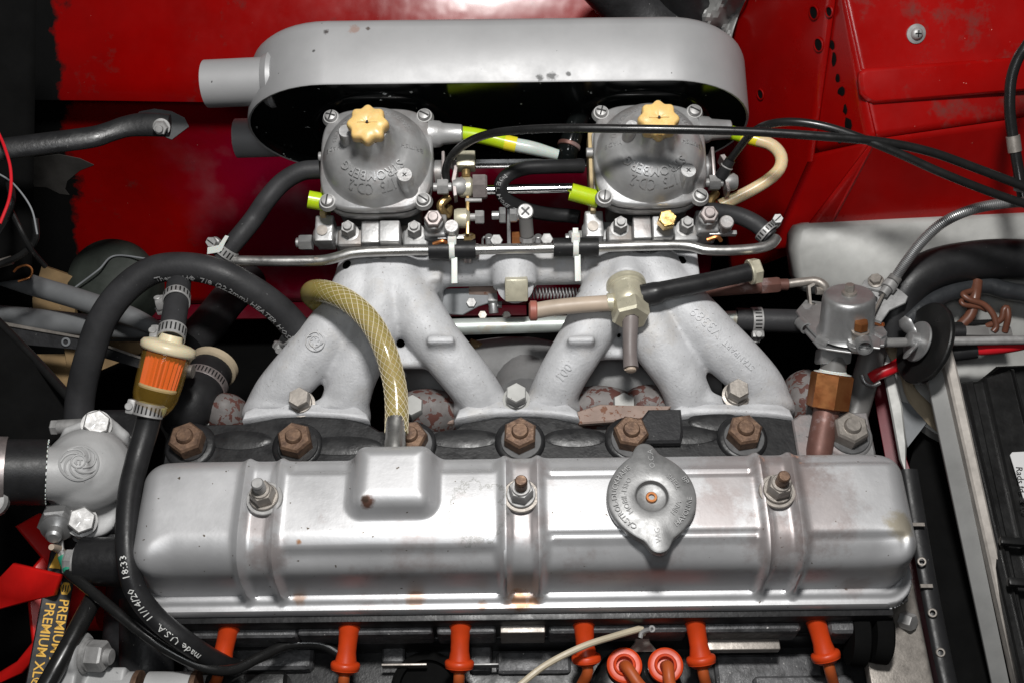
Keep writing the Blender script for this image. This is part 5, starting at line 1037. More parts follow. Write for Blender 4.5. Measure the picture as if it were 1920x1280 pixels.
# loose wires at the left edge
def wire(pts, r, m, label): b = MB(); b.tube([P(*q) for q in pts], r, 10, 60); tag(build('wire', b, M[m]), label, 'wire')
wire([(-10, 235, 360), (8, 275, 358), (20, 320, 350), (18, 370, 340), (0, 420, 330)], 2.6, 'redwire', 'thin red wire hanging at the left edge by the stay')
wire([(-10, 322, 300), (25, 345, 290), (58, 390, 270), (70, 440, 250)], 1.6, 'primer', 'thin grey wire curving down the left edge')
wire([(-10, 440, 200), (14, 400, 230), (22, 370, 240), (16, 340, 240)], 7, 'cable', 'thick black wire loop at the left edge')
wire([(18, 390, 220), (38, 430, 200), (60, 470, 170), (85, 500, 130)], 5, 'cable', 'black wire running down towards the upper brace tube')
wire([(66, 410, 200), (66, 450, 180), (40, 478, 160), (0, 496, 150)], 6, 'cable', 'black wire curling back to the left edge')
wire([(26, 510, 60), (34, 502, 66), (50, 498, 66), (60, 506, 60), (56, 520, 56), (34, 528, 56)], 2.2, 'copper', 'loose copper wire ends above the upper brace tube')
b = MB(); b.tube([P(-20, 500, 140), P(22, 488, 150)], 8, 14, 2); tag(build('wire_connector', b, M['greynut']), 'grey metal wire connector at the left edge', 'connector')
# ------------------------------------------------------------------ heater valve
hv = P(1580, 622, 110); ha = (to_cam(hv) * .52 + CU * .85 + CR * .07).normalized()
t = thing('heater_valve', hv - Vector((0, 0, 80)), 'dull pressed metal heater valve with a round cup and cable lever', 'valve')
pl_ = [(1492, 583), (1510, 562), (1545, 566), (1640, 588), (1664, 622), (1658, 646), (1628, 648), (1604, 652), (1560, 640), (1530, 628), (1508, 606)]
build('base_plate', plate_px(pl_, hv, ha, 6, 1.5), M['valve'], t)
k = US(hv); b = MB(); b.lathe([(52, 0), (49, 3), (46.5, 12), (45, 62), (44, 70), (41, 74), (37, 75.5), (.1, 76)], hv + CR * 6 + ha * 0, ha, 44); build('cup', b, M['valve'], t, ang=50)
top = hv + CR * 6 + ha * 76; b = MB(); b.lathe([(13, 0), (13, 4), (9, 5)], top, ha, 20); b.hexa(top + ha * 4, ha, 8.5, 14); build('cup_bolt', b, M['greynut'], t, ang=25)
p, = [PL(1558, 570, hv + ha * 66 - CR * 20, ha)]; b = MB(); b.box(P(1553, 566, 145), 8, 4, 10); build('cup_notch', b, M['print'], t)
b = MB(); q = PL(1513, 575, hv, ha); b.lathe([(9, 0), (9, 2), (4, 3)], q, ha, 20); build('rivet', b, M['steel'], t)
b = MB(); q = PL(1524, 570, hv, ha); b.lathe([(5, 0), (5, .6), (.1, .6)], q, ha, 16); build('hole', b, M['print'], t)
# rolled lugs
for x0, y0, x1, y1, r in [(1500, 604, 1512, 616, 11), (1536, 636, 1556, 646, 11), (1596, 650, 1618, 652, 11), (1640, 632, 1656, 640, 11)]:
    b = MB(); b.pipe([PL(x0, y0, hv - ha * 6, ha), PL(x1, y1, hv - ha * 6, ha)], r, 3, 18, 3); build('rolled_lug', b, M['valve'], t)
b = plate_px([(1514, 608), (1538, 640), (1556, 640), (1596, 648), (1596, 660), (1552, 654), (1534, 650), (1508, 620)], hv - ha * 8, ha, 4); build('lower_skirt', b, M['valve'], t)
lb = P(1562, 668, 70); b = MB(); b.box(lb, 56, 40, 44, CR, (CU * .7 + _f * -.3), Vector((0, -.5, .85))); build('lower_block', b, M['valve'], t, bevel=6)
b = MB(); b.tube([P(1566, 668, 70), P(1560, 706, 50)], [22, 23], 24, 2); build('stem', b, M['greyplastic'], t)
# lever stack
lv = PL(1612, 636, hv + ha * 12, ha); b = MB(); b.lathe([(20, -14), (21, -10), (21, -2), (20, 0), (12, 1)], lv, ha, 26); b.ring(lv - ha * 8, ha, 22, 19, 3, 26); build('lever_hub', b, M['valve'], t)
b = MB(); b.hexa(lv, ha, 14, 14); b.lathe([(15, 14), (15, 17), (10, 18)], lv, ha, 20); build('hub_nut', b, M['greynut'], t, ang=25)
b = MB(); b.hexa(lv + ha * 20, ha, 12.5, 16, ph=.3); build('copper_bolt', b, M['copper'], t, ang=25)
b = plate_px([(1622, 620), (1652, 634), (1650, 652), (1632, 650), (1618, 646)], lv - ha * 2, ha, 4); build('lever', b, M['valve'], t)
b = MB(); b.pipe([PL(1618, 640, lv + ha * 2, ha), PL(1622, 652, lv + ha * 2, ha)], 14, 3, 18, 2); build('lever_clip', b, M['valve'], t)
# cable bracket
bp = P(1660, 560, 110); bn_ = (to_cam(bp) * .8 + CU * .5).normalized()
build('cable_bracket', plate_px([(1614, 538), (1620, 526), (1634, 516), (1654, 522), (1692, 546), (1703, 556), (1698, 568), (1668, 582), (1652, 604), (1630, 596), (1630, 566)], bp, bn_, 5, 1.2), M['valve'], t)
b = plate_px([(1614, 538), (1620, 526), (1634, 516), (1654, 523), (1664, 534), (1650, 546)], bp + bn_ * 6, bn_, 5, 1.2); build('clamp_plate', b, M['valve'], t)
q = PL(1642, 528, bp + bn_ * 6, bn_); b = MB(); b.lathe([(14, 0), (14, 3), (12, 4)], q, bn_, 22); b.hexa(q + bn_ * 3, bn_, 11, 9); build('clamp_bolt', b, M['greynut'], t, ang=25)
b = MB(); q = PL(1637, 562, bp, bn_); b.lathe([(8, 0), (8, .8), (.1, .8)], q, bn_, 20); build('hole', b, M['print'], t)
d_ = (P(1676, 525, 130) - P(1655, 552, 122)).normalized(); q = P(1660, 546, 124)
b = MB(); b.tube([q - d_ * 8, P(1676, 525, 130)], 9, 16, 2); build('ferrule', b, M['steel'], t); b = MB(); b.ring(q + d_ * 6, d_, 13, 9, 14, 24); build('cable_clamp', b, M['steel'], t); b = MB(); b.ring(q + d_ * 22, d_, 12, 8, 12, 24); build('ferrule_cap', b, M['greyplastic'], t)
b = MB(); b.tube([P(1657, 550, 120), P(1630, 602, 128)], 3, 10, 2); build('inner_wire', b, M['greynut'], t)
b = MB(); b.tube([P(1628, 604, 124), P(1645, 608, 112), P(1656, 612, 108), P(1655, 605, 112)], 2.6, 8, 16); build('wire_end', b, M['copper'], t)
b = MB(); b.box(P(1634, 586, 80), 30, 40, 34); build('bracket_leg', b, M['valve'], t, bevel=4)
# brass nut and tarnished pipe below
bt0 = P(1561, 700, 52); bt1 = P(1551, 764, 18); d_ = (bt1 - bt0).normalized()
t = thing('brass_union', bt1, 'large tarnished brass hexagon union under the heater valve', 'union')
b = MB(); b.lathe([(24, -3), (34, 0), (38, 3), (38, (bt1 - bt0).length), (30, (bt1 - bt0).length + 3)], bt0, d_, 6, ph=.5); build('hexagon', b, M['copper'], t, ang=25)
b = MB(); b.lathe([(23, -6), (25, -3), (33, -1.5), (33, 0)], bt0, d_, 30); build('sealant', b, M['white'], t)
b = MB(); b.tube([bt1, P(1546, 790, 10), P(1536, 845, 0), P(1530, 875, -20)], 23, 24, 20); build('pipe', b, M['copperpipe'], t)
b = MB(); b.tube([P(1638, 650, -10), P(1614, 740, -50), P(1596, 800, -70)], 24, 20, 20); tag(build('drain_tube', b, M['greyplastic']), 'dark grey tube sloping down behind the brass union', 'tube')
# ------------------------------------------------------------------ battery clamp: threaded rod, wing nut, washer, pad
r0 = P(1652, 642, 100); r1 = P(1740, 641, 100)
t = thing('clamp_rod', r1, 'threaded clamp rod with a wing nut left of the black oval pad', 'rod')
b = MB(); n_ = 46; d_ = (r1 - r0).normalized(); e1, e2 = perp(d_); RR = []
for i in range(n_ * 4 + 1):
    s = i / (n_ * 4); r = 7.4 + .9 * math.cos(i * pi / 2); RR.append([r0.lerp(r1, s) + (e1 * math.cos(a) + e2 * math.sin(a)) * r for a in [2 * pi * k / 14 for k in range(14)]])
b.rings(RR); build('thread', b, M['steel'], t, ang=80)
b = MB(); b.tube([P(1768, 640, 100), P(1930, 637, 100)], 8, 16, 2); build('plain_end', b, M['steel'], t)
pn = Vector((-.92, .12, .36)).normalized(); pc = P(1726, 642, 100)
b = MB(); b.lathe([(8, 0), (36, 0), (37, 2), (36, 5), (8, 6)], pc + pn * 4, pn, 36); build('washer', b, M['valve'], t)
w0 = P(1712, 644, 104); b = MB(); b.lathe([(15, 0), (13, 14), (10, 16)], pc + pn * 10, pn, 20); build('nut_hub', b, M['valve'], t)
wp = pc + pn * 14; we = Vector((.1, .95, -.05)); we = (we - pn * we.dot(pn)).normalized(); wf = pn.cross(we)
for s in (1, -1):
    b = MB()
    for (a0, a1) in [(0, 1)]:
        pts = [wp + we * s * 6, wp + we * s * 18 + pn * 3, wp + we * s * 30 + pn * 14, wp + we * s * 40 + pn * 20]
        b.tube(pts, [11, 11, 15, 9], 14, 16, start=wf, flat=(1.0, .28))
    build('wing', b, M['valve'], t, ang=60)
t = thing('rubber_pad', pc - Vector((0, 0, 70)), 'black oval rubber pad under the wing nut washer', 'pad')
b = MB(); b.lathe([(10, 0), (72, 0), (74, -2), (74, -8), (72, -10), (10, -10)], pc + pn * 2 + Vector((6, 0, -2)), pn, 48); build('disc', b, M['battery'], t)
# angle iron battery frame
o = P(1800, 900, -15); an = Vector((-.12, -.35, .93)).normalized()
t = thing('angle_iron', P(1800, 1280, 0), 'long grey painted angle iron strip running down beside the battery', 'angle iron')
build('flange', plate_px([(1738, 640), (1752, 640), (1768, 680), (1895, 1290), (1862, 1290), (1734, 690)], o, an, 8, 1), M['strip'], t)
b = plate_px([(1752, 606), (1758, 596), (1772, 604), (1796, 690), (1928, 1290), (1908, 1290), (1776, 700)], o + an * 26, an, 34, 4); build('lip', b, M['stripedge'], t)
# ------------------------------------------------------------------ battery
bo = P(1860, 900, -34); bn2 = Vector((-.05, -.1, 1)).normalized()
t = thing('battery', P(1860, 1000, -150), 'black ribbed battery case at the right edge', 'battery')
build('case', plate_px([(1786, 722), (1836, 712), (1870, 684), (1960, 680), (1990, 1300), (1934, 1300)], bo, bn2, 260, 6), M['battery'], t)
for pix, h in [([(1790, 716), (1826, 712), (1940, 1240), (1960, 1300), (1922, 1300)], 16), ([(1846, 706), (1900, 690), (1990, 1110), (1990, 1160), (1950, 1150), (1912, 1000)], 14), ([(1806, 717), (1812, 716), (1950, 1300), (1942, 1300)], 24), ([(1896, 690), (1903, 690), (1990, 1040), (1990, 1070)], 20)]:
    build('rib', plate_px(pix, bo + bn2 * h, bn2, h + 4, 4), M['battery'], t)
for px, py in [(1900, 1015), (1916, 1092)]:
    b = MB(); b.box(P(px, py, -10), 46, 14, 14, (1, -.1, 0), (.1, 1, 0)); build('cross_rib', b, M['battery'], t, bevel=4)
lp_ = bo + bn2 * 26; build('label_sheet', plate_px([(1894, 852), (1898, 847), (1960, 844), (1960, 1010), (1935, 985)], lp_, bn2, 2, 0), M['label'], t)
l0 = PL(1910, 874, lp_ + bn2 * .5, bn2); l1 = PL(1918, 940, lp_ + bn2 * .5, bn2); ex = (l1 - l0).normalized(); ey = bn2.cross(ex); b = MB(); text_flat(b, 'Rads fd. & 10', 16, l0, ex, ey, .6, 'LEFT', .01); build('label_print', b, M['print'], t)['kind'] = 'stuff'
# ------------------------------------------------------------------ dark cavity wall with clips, body strips
t = thing('seal_strip', P(1740, 1050, -60), 'black edge seal with bright clips beside the rear of the rocker cover', 'seal')
b = MB(); b.tube([P(1705, 880, 0), P(1718, 960, -10), P(1738, 1080, -20), P(1765, 1220, -30), P(1785, 1310, -35)], 15, 14, 40, flat=(1, .5)); build('rubber_edge', b, M['rubber'], t)
for px, py, kd in [(1722, 983, 0), (1728, 1052, 1), (1737, 1098, 0), (1748, 1148, 1), (1763, 1222, 1)]:
    q = P(px, py, 6 - (py - 980) * .12); b = MB()
    if kd: b.ring(q, (-.2, -.3, .9), 7.5, 4.5, 4, 20)
    else: b.box(q, 20, 6, 4, (1, -.02, 0), (.02, 1, 0))
    build('clip', b, M['greynut'], t)
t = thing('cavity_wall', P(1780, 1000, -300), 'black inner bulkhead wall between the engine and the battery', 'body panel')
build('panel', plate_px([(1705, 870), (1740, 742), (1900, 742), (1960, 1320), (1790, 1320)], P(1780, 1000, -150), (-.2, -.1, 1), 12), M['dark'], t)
t = thing('maroon_panel', P(1700, 1000, -200), 'dark maroon body strip right of the rocker cover', 'body panel')
build('sheet', plate_px([(1620, 640), (1680, 660), (1700, 860), (1714, 900), (1776, 1310), (1716, 1310), (1660, 860)], P(1690, 900, -130), (-.35, -.1, .92), 8, 1), M['maroon'], t)
t = thing('grey_panel_edge', P(1690, 800, -60), 'pale bent panel edge between the brass union and the battery', 'body panel')
build('edge', plate_px([(1654, 690), (1664, 660), (1676, 690), (1692, 760), (1700, 830), (1698, 886), (1686, 860), (1670, 770)], P(1680, 780, -50), (-.3, -.2, .93), 14, 3), M['oldwhite'], t)
build('dark_fold', plate_px([(1690, 752), (1740, 764), (1740, 790), (1702, 838), (1694, 800)], P(1716, 790, -70), (-.1, -.3, .93), 6, 1), M['primer'], t)
# ------------------------------------------------------------------ heater motor disc, hoses and wiring
dc_ = P(1842, 672, -50); dn = Vector((-.1, -.15, .98)).normalized(); k = US(dc_)
t = thing('heater_motor_cover', dc_, 'round off white cover ringed with beige sealant behind the battery', 'cover')
b = MB(); b.lathe([(178 * k, -30), (176 * k, -4), (164 * k, 2), (.1, 4)], dc_, dn, 64); build('disc', b, M['oldwhite'], t)
b = MB(); RR = []
for i in range(97):
    a = 2 * pi * i / 96; r = (160 + 5 * math.sin(5 * a) + 3 * math.sin(11 * a)) * k; o = dc_ + (Vector((1, 0, 0)) * math.cos(a) + Vector((0, 1, .15)) * math.sin(a)) * r + dn * 3
    rd = (Vector((1, 0, 0)) * math.cos(a) + Vector((0, 1, .15)) * math.sin(a)); wd = 13 + 3 * math.sin(7 * a); RR.append([o + rd * wd * math.cos(q * pi / 4) + dn * 6 * math.sin(q * pi / 4) for q in range(8)])
b.rings(RR, True, False, False); build('sealant_ring', b, M['beige'], t)
b = MB(); b.lathe([(60, 0), (56, 3), (40, 5), (.1, 5)], P(1905, 652, -44), dn, 32); build('pressing', b, M['primer'], t)
hose('demister_hose', [(1668, 640, 20), (1680, 580, 60), (1708, 532, 90), (1755, 503, 104), (1820, 490, 108), (1880, 486, 108), (1940, 488, 108)], 38, 'rubber', 'fat black hose curving to the right edge under the white box', 'hose', 30, 70)
lm, lw2 = hose('wiring_loom', [(1700, 604, 70), (1726, 578, 78), (1765, 556, 82), (1810, 540, 84), (1850, 536, 84), (1890, 546, 82), (1940, 554, 80)], 17, 'tape', 'grey tape wrapped wiring loom above the brown wires', 'wiring', 20, 90)
t = thing('brown_wires', P(1860, 600, 50), 'looped brown wires plugged into clear connectors by the battery', 'wiring')
b = MB(); b.tube([P(1832, 528, 96), P(1828, 556, 92), P(1820, 590, 76), P(1800, 612, 60)], 10, 14, 30); build('sleeve', b, M['brownwire'], t)
b = MB(); b.tube([P(1826, 545, 96), P(1806, 552, 100), P(1818, 562, 100), P(1845, 572, 96), P(1862, 590, 88), P(1868, 612, 76), P(1862, 622, 70)], 5.6, 12, 50); build('wire', b, M['brownwire'], t)
b = MB(); b.tube([P(1820, 560, 90), P(1803, 564, 94), P(1808, 572, 94), P(1835, 576, 90), P(1850, 582, 84)], 4.5, 12, 50); build('wire', b, M['brownwire'], t)
b = MB(); b.tube([P(1850, 612, 66), P(1876, 600, 84), P(1882, 582, 96), P(1888, 578, 98), (P(1890, 596, 90)), P(1884, 622, 70)], 5.8, 12, 50); build('wire', b, M['brownwire'], t)
for x in (1830, 1872):
    b = MB(); b.box(P(x, 624, 62), 44, 20, 16, (1, -.04, 0), (.04, 1, 0)); build('connector', b, M['greyplastic'], t, bevel=3)
b = MB(); b.tube([P(1772, 622, 60), P(1808, 622, 62)], 13, 16, 2); build('black_sleeve', b, M['rubber'], t)
b = MB(); b.tube([P(1770, 612, 66), P(1820, 606, 68), P(1860, 604, 68)], 5, 10, 12); build('black_wire', b, M['cable'], t)
t = thing('battery_cable', P(1880, 650, 60), 'thick red battery cable below the clamp rod at the right', 'cable')
b = MB(); b.tube([P(1826, 655, 72), P(1860, 653, 76), P(1900, 648, 78), P(1945, 638, 80)], 11, 18, 20); build('red_insulation', b, M['redwire'], t)
b = MB(); b.tube([P(1770, 664, 60), P(1830, 656, 70)], 15, 18, 4); build('black_boot', b, M['rubber'], t)
t = thing('red_cable', P(1650, 695, 10), 'short red cable sleeve passing under the oval pad', 'cable')
b = MB(); b.tube([P(1634, 708, -10), P(1648, 700, 0), P(1672, 690, 8), P(1690, 678, 14), P(1712, 660, 20)], 11, 18, 20); build('insulation', b, M['redwire'], t)
b = MB(); b.tube([P(1616, 702, 0), P(1622, 716, -4), P(1636, 722, -6), P(1650, 716, -2)], 4, 12, 20); build('grey_ring', b, M['valve'], t)
# ------------------------------------------------------------------ white heater box
wb_ = P(1700, 490, 70); wn = Vector((-.05, -.62, .78)).normalized()
t = thing('heater_box', P(1700, 520, 0), 'aged white sheet metal box under the grey spiral cable', 'box')
b = plate_px([(1489, 470), (1492, 440), (1502, 424), (1520, 419), (1700, 410), (1960, 398), (1960, 640), (1690, 640), (1560, 560), (1512, 548), (1496, 520)], wb_, wn, 90, 10); build('front_sheet', b, M['oldwhite'], t, ang=50)
# ------------------------------------------------------------------ red bodywork
def patch(name, corners, nu, nv, m, parent=None, bulge=0.0, th=5.0, label=None, cat=None, fn=None):
    a, c, d, e = [P(*q) for q in corners]; n = (c - a).cross(e - a).normalized()
    if n.z < 0: n = -n
    rows = []
    for j in range(nv + 1):
        v = j / nv; l = a.lerp(e, v); r = c.lerp(d, v); row = []
        for i in range(nu + 1):
            u = i / nu; p = l.lerp(r, u); k = bulge * 16 * u * (1 - u) * v * (1 - v) + (fn(u, v) if fn else 0); row.append(p + n * k)
        rows.append(row)
    b = MB(); b.grid(rows); o = build(name, b, M[m], parent, ang=40); s = o.modifiers.new('th', 'SOLIDIFY'); s.thickness = th * S; s.offset = -1
    if label: tag(o, label, cat)
    return o
# inner wing: red paint with black overspray on the left, done as one material with a ragged paint edge
M['wingbase'] = mat('wing_red', (0.27, 0.0012, 0.001), 0.22, 0, 0.35, 300, spec=0.3, rvar=0.1, coat=0.4, bump=3.0, bump_px=170, dust=(0.10, 0.02, 0.018), dust_t=0.66, dust_px=80, chip2=(0.45, 0.22, 0.18), chip2_px=7, chip2_t=0.785, chips=(0.02, 0.004, 0.004), chip_px=22, chip_t=0.755)
def wing_mat():
    m = M['wingbase'].copy(); m.name = 'inner_wing_paint'; N = m.node_tree.nodes; K = m.node_tree.links; b = N['Principled BSDF']
    src = b.inputs['Base Color'].links[0].from_socket; tc = N.new('ShaderNodeTexCoord'); sx = N.new('ShaderNodeSeparateXYZ'); K.new(tc.outputs['Object'], sx.inputs[0])
    nz = N.new('ShaderNodeTexNoise'); nz.inputs['Scale'].default_value = 9; nz.inputs['Detail'].default_value = 7; nz.inputs['Roughness'].default_value = .62; K.new(tc.outputs['Object'], nz.inputs['Vector'])
    def math_(op, a, c=None, d=None):
        x = N.new('ShaderNodeMath'); x.operation = op
        for k, q in enumerate((a, c, d)):
            if q is None: continue
            if isinstance(q, (int, float)): x.inputs[k].default_value = q
            else: K.new(q, x.inputs[k])
        return x.outputs[0]
    # black where x + ragged noise is left of the paint edge
    ed = math_('MULTIPLY_ADD', nz.outputs['Fac'], 0.16, math_('MULTIPLY_ADD', sx.outputs[2], 0.2, math_('MULTIPLY', sx.outputs[0], -1.0)))
    mr = N.new('ShaderNodeMapRange'); mr.inputs[1].default_value = 0.570; mr.inputs[2].default_value = 0.580; K.new(ed, mr.inputs[0])
    mg = N.new('ShaderNodeMapRange'); mg.inputs[1].default_value = 0.18; mg.inputs[2].default_value = 0.30; K.new(math_('MULTIPLY_ADD', nz.outputs['Fac'], -.12, math_('ADD', sx.outputs[0], 0.66)), mg.inputs[0])
    # magenta respray low down towards the engine
    lo = N.new('ShaderNodeMapRange'); lo.inputs[1].default_value = 0.03; lo.inputs[2].default_value = -0.05; K.new(math_('MULTIPLY_ADD', nz.outputs['Fac'], .1, math_('ADD', sx.outputs[2], .0)), lo.inputs[0])
    f2 = math_('MULTIPLY', mg.outputs[0], lo.outputs[0])
    mix = N.new('ShaderNodeMix'); mix.data_type = 'RGBA'; K.new(f2, mix.inputs[0]); K.new(src, mix.inputs[6])
    n2 = N.new('ShaderNodeTexNoise'); n2.inputs['Scale'].default_value = 14; n2.inputs['Detail'].default_value = 6; K.new(tc.outputs['Object'], n2.inputs['Vector'])
    m2 = N.new('ShaderNodeMix'); m2.data_type = 'RGBA'; r2 = N.new('ShaderNodeMapRange'); r2.inputs[1].default_value = .5; r2.inputs[2].default_value = .72; K.new(n2.outputs['Fac'], r2.inputs[0]); K.new(r2.outputs[0], m2.inputs[0])
    m2.inputs[6].default_value = (.24, .001, .022, 1); m2.inputs[7].default_value = (.26, .09, .11, 1); K.new(m2.outputs[2], mix.inputs[7])
    mk = N.new('ShaderNodeMix'); mk.data_type = 'RGBA'; K.new(mr.outputs[0], mk.inputs[0]); K.new(mix.outputs[2], mk.inputs[6]); mk.inputs[7].default_value = (.006, .006, .006, 1)
    for l in list(b.inputs['Base Color'].links): K.remove(l)
    K.new(mk.outputs[2], b.inputs['Base Color']); return m
M['wing'] = wing_mat()
prof = [(1180, 420), (1050, 300), (940, 205), (840, 130), (764, 70), (706, 16), (668, -40), (708, -72), (708, -130), (694, -220), (660, -360), (600, -540), (552, -690)]
pf = spline([(v, h, 0) for v, h in prof], 60); X0_, X1_ = -1500, 520
rows = []
for i in range(121):
    x = X0_ + (X1_ - X0_) * i / 120; row = []
    for v, h, _ in pf: row.append(Vector((x, v + 10 * math.sin(x / 260 + h / 300) , h)))
    rows.append(row)
b = MB(); b.grid(rows); wg = build('inner_wing', b, M['wing'], None, (0, 660, 0), ang=60); tag(wg, 'red inner wing panel behind the air cleaner with ragged black overspray', 'body panel'); wg.modifiers.new('th', 'SOLIDIFY').thickness = 5 * S
b = MB(); b.box((-460, 540, -700), 1000, 60, 8); tag(build('foot_flange', b, M['maroon'], bevel=3), 'magenta red ledge at the foot of the inner wing', 'body panel')
# primer patch round the stay bolt
w0 = PV(300, 228, 690); pp = [(246, 224), (262, 210), (290, 205), (322, 210), (346, 222), (354, 238), (338, 250), (322, 262), (312, 258), (296, 250), (270, 248)]
def wing_hit(px, py):
    d = ray(px, py).normalized(); off = LOC[wg.name]; hit, loc, nr, _ = wg.ray_cast((CP - off) * S, d); return loc / S + off if hit else None
b = MB(); vs_ = [wing_hit(*q) - ray(*q).normalized() * 2 for q in pp]; ctr = sum(vs_, Vector()) / len(vs_); b.add(vs_ + [v_ - Vector((0, -1.5, 0)) for v_ in vs_], [tuple(range(len(vs_)))] + [(i, (i + 1) % len(vs_), len(vs_) + (i + 1) % len(vs_), len(vs_) + i) for i in range(len(vs_))])
M['pale_primer'] = mat('pale_grey_primer', (.36, .37, .38), .6, 0, .2, 40); tag(build('primer_patch', b, M['pale_primer']), 'bare grey primer patch round the stay bolt on the inner wing', 'paint patch')
# black front panel at far left
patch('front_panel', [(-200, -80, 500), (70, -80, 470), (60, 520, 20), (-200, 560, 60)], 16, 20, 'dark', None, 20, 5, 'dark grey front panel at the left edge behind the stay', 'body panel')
# corner panel, folded bulkhead
def holes(pxs, c): 
    return None
side = patch('corner_panel', [(1300, -60, 200), (1572, -60, 470), (1500, 470, -60), (1370, 520, -360)], 20, 20, 'red', None, 10, 5, 'dark red corner panel with round holes right of the air cleaner', 'body panel')
top = thing('bulkhead', P(1760, 150, 250), 'bright red bulkhead panel with a raised rib and a screw at upper right', 'body panel')
def ribf(u, v): return 0
tp = [(1574, -40, 452), (2000, -40, 430), (2000, 208, 268), (1640, 260, 268)]
patch('upper_sheet', tp, 30, 20, 'reddust', top, 3, 6)
lowr = [(1640, 262, 266), (2000, 209, 266), (2000, 450, 60), (1494, 452, 60)]
patch('lower_sheet', lowr, 30, 16, 'red', top, 0, 5)
patch('fold_flange', [(1540, -40, 425), (1575, -40, 452), (1641, 262, 268), (1520, 290, 130)], 6, 20, 'red', top, 0, 5)
patch('lower_flange', [(1520, 290, 130), (1641, 262, 266), (1540, 455, 58), (1440, 470, -60)], 6, 20, 'red', top, 0, 5)
a_, c_, d_2, e_ = [P(*q) for q in tp]; tn_ = (d_2 - a_).cross(c_ - a_).normalized(); tn_ = tn_ if tn_.z > 0 else -tn_
pc_ = PL(1760, 160, (a_ + c_ + d_2 + e_) / 4, tn_)
def on_top(x, y): # height of the sheet under a pixel
    o = [c for c in top.children if c.name.startswith('upper_sheet')][0]; hit, loc, nr, _ = o.ray_cast((CP - LOC[top.name]) * S, ray(x, y).normalized()); return loc / S + LOC[top.name]
rp_ = on_top(1760, 160)
def rrp(x0, y0, x1, y1, sl, r, n=6):
    o = []
    for cx, cy, a0 in [(x0 + r, y1 - r, 90), (x0 + r, y0 + r, 180)]:
        for i in range(n + 1): a = math.radians(a0 + 90 * i / n); o.append((cx + r * math.cos(a), cy - r * math.sin(a)))
    o = [(x, y + sl * (x - x0)) for x, y in o]; o += [(2000, y0 + sl * (2000 - x0)), (2000, y1 + sl * (2000 - x0))]; return o
b = plate_px([(x, y) for x, y in [(1612, 150), (1614, 136), (1624, 128), (1960, 104), (1960, 168), (1640, 196), (1626, 190), (1616, 178)]], rp_ + tn_ * 12, tn_, 22, 6); build('raised_rib', b, M['reddust'], top, ang=25, bevel=2.5)
q = on_top(1717, 64); b = MB(); b.lathe([(17, 0), (17, 3), (12, 4)], q, tn_, 26); b.lathe([(11, 4), (10, 8), (7, 11), (2, 12)], q, tn_, 22); sw = build('screw', b, M['steel'], top)
b = MB(); e1, e2 = perp(tn_); b.box(q + tn_ * 11.5, 11, 2, 2, e1, e2, tn_); b.box(q + tn_ * 11.5, 2, 11, 2, e1, e2, tn_); build('cross_slot', b, M['print'], sw)
# weld flange spots and holes in the corner
sn = (P(1500, 470, -60) - P(1300, -60, 200)).cross(P(1572, -60, 470) - P(1300, -60, 200)).normalized(); sn = sn if sn.z > 0 else -sn
def side_hit(x, y):
    hit, loc, nr, _ = side.ray_cast((CP - LOC[side.name]) * S, ray(x, y).normalized()); return loc / S + LOC[side.name] if hit else P(x, y, 150)
for px, py, r in [(1527, 24, 11), (1536, 84, 11), (1427, 177, 9), (1556, 22, 8)]:
    b = MB(); b.ring(side_hit(px, py) + sn * 1, sn, r + 3, r, 2, 20); hr = build('hole_rim', b, M['red'], side); b = MB(); b.lathe([(r, 0), (r, 1.4), (.1, 1.4)], side_hit(px, py), sn, 20); build('hole', b, M['dark'], side)
ff_ = [c for c in top.children if c.name.startswith('fold_flange')][0]
b = MB(); r3_ = random.Random(5)
for px, py, w_, h_ in [(1550, 24, 7, 16), (1553, 62, 10, 30), (1560, 84, 9, 18), (1564, 112, 7, 26), (1571, 146, 7, 16), (1578, 172, 13, 17), (1585, 206, 7, 18), (1590, 236, 12, 30), (1574, 262, 7, 16)]:
    q = []
    for k in range(9):
        a = 2 * pi * k / 9; rr2 = r3_.uniform(.75, 1.1); x, y = px + w_ * .62 * rr2 * math.cos(a), py + h_ * .55 * rr2 * math.sin(a)
        hit, loc, nr, _ = ff_.ray_cast((CP - LOC[top.name]) * S, ray(x, y).normalized())
        if hit: q.append(loc / S + LOC[top.name] - ray(x, y).normalized() * 1.5)
    if len(q) > 6: n_ = len(q); b.add(q + [v - Vector((0, -1.2, 1.2)) for v in q], [tuple(range(n_))] + [(i, (i + 1) % n_, n_ + (i + 1) % n_, n_ + i) for i in range(n_)])
build('seam_sealer', b, M['dark'], top)['kind'] = 'stuff'
VZ = 610
def Q(px, py, v=VZ): return PV(px, py, v)
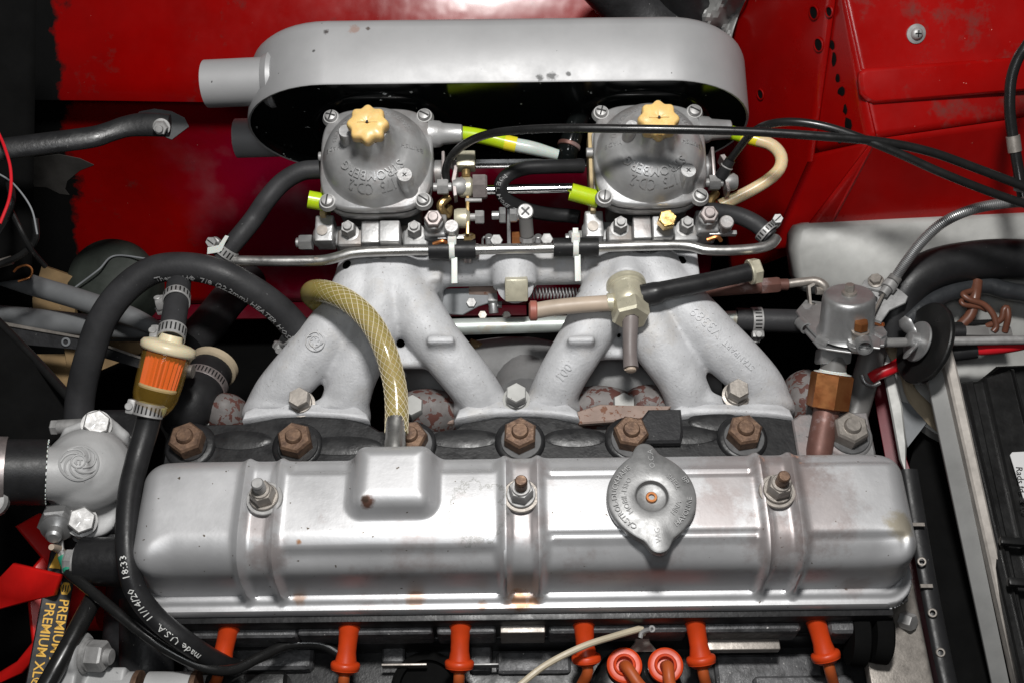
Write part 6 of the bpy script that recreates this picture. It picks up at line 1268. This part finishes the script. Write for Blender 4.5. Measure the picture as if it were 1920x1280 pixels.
cr_ = thing('crumpled_sheet', Q(1330, 30), 'crumpled grey metal foil behind the right end of the air cleaner', 'foil')
b = MB(); rows = []; r2_ = random.Random(3)
for j in range(25):
    row = []
    for i in range(17):
        u, v = i / 16, j / 24; x = 1300 + (75 + 10 * v) * u + 40 * (1 - v) ** 2 - 20 * v; y = -30 + 150 * v
        row.append(Q(x, y, VZ - 10 + 12 * math.sin(7 * u + 5 * v) + 8 * math.sin(13 * v - 4 * u) + 5 * abs(math.sin(9 * u - 12 * v)) + r2_.uniform(-3, 3)))
    rows.append(row)
b.grid(rows); o = build('foil', b, M['strip'], cr_, ang=25); o.modifiers.new('th', 'SOLIDIFY').thickness = 2 * S
dk = thing('heater_duct', Q(1220, 0), 'dusty black heater ducts behind the top of the air cleaner', 'duct')
b = MB(); b.tube([Q(1120, -60, 660), Q(1180, 10, 640), Q(1250, 70, 600)], [60, 56, 60], 26, 24); build('duct', b, M['greyblack'], dk, ang=60)
b = MB(); b.tube([Q(1260, -80, 660), Q(1285, 0, 640), Q(1330, 90, 620)], [50, 50, 50], 26, 24); build('duct', b, M['blackpaint'], dk, ang=60)
# bare grey patch in the black overspray
pp = [(30, 335), (40, 305), (64, 296), (110, 290), (150, 298), (176, 310), (150, 320), (126, 340), (122, 356), (130, 366), (112, 364), (88, 352), (56, 350)]
b = MB(); vs_ = [wing_hit(*q) for q in pp]
if all(v is not None for v in vs_):
    vs_ = [v - ray(*q).normalized() * 2 for v, q in zip(vs_, pp)]; n_ = len(vs_); b.add(vs_ + [v + Vector((0, 1.5, 0)) for v in vs_], [tuple(range(n_))] + [(i, (i + 1) % n_, n_ + (i + 1) % n_, n_ + i) for i in range(n_)])
    M['patch'] = mat('dull_grey_patch', (.05, .047, .044), .5, 0, .5, 80); tag(build('primer_patch', b, M['patch']), 'dull dark grey patch in the black overspray below the stay', 'paint patch')
# added closing wall, low behind the wing, so the bay is dark
b = MB(); b.box((0, 760, -600), 3400, 20, 640); tag(build('closing_wall', b, M['dark']), 'added black wall closing off the bay below the inner wing', 'body panel')
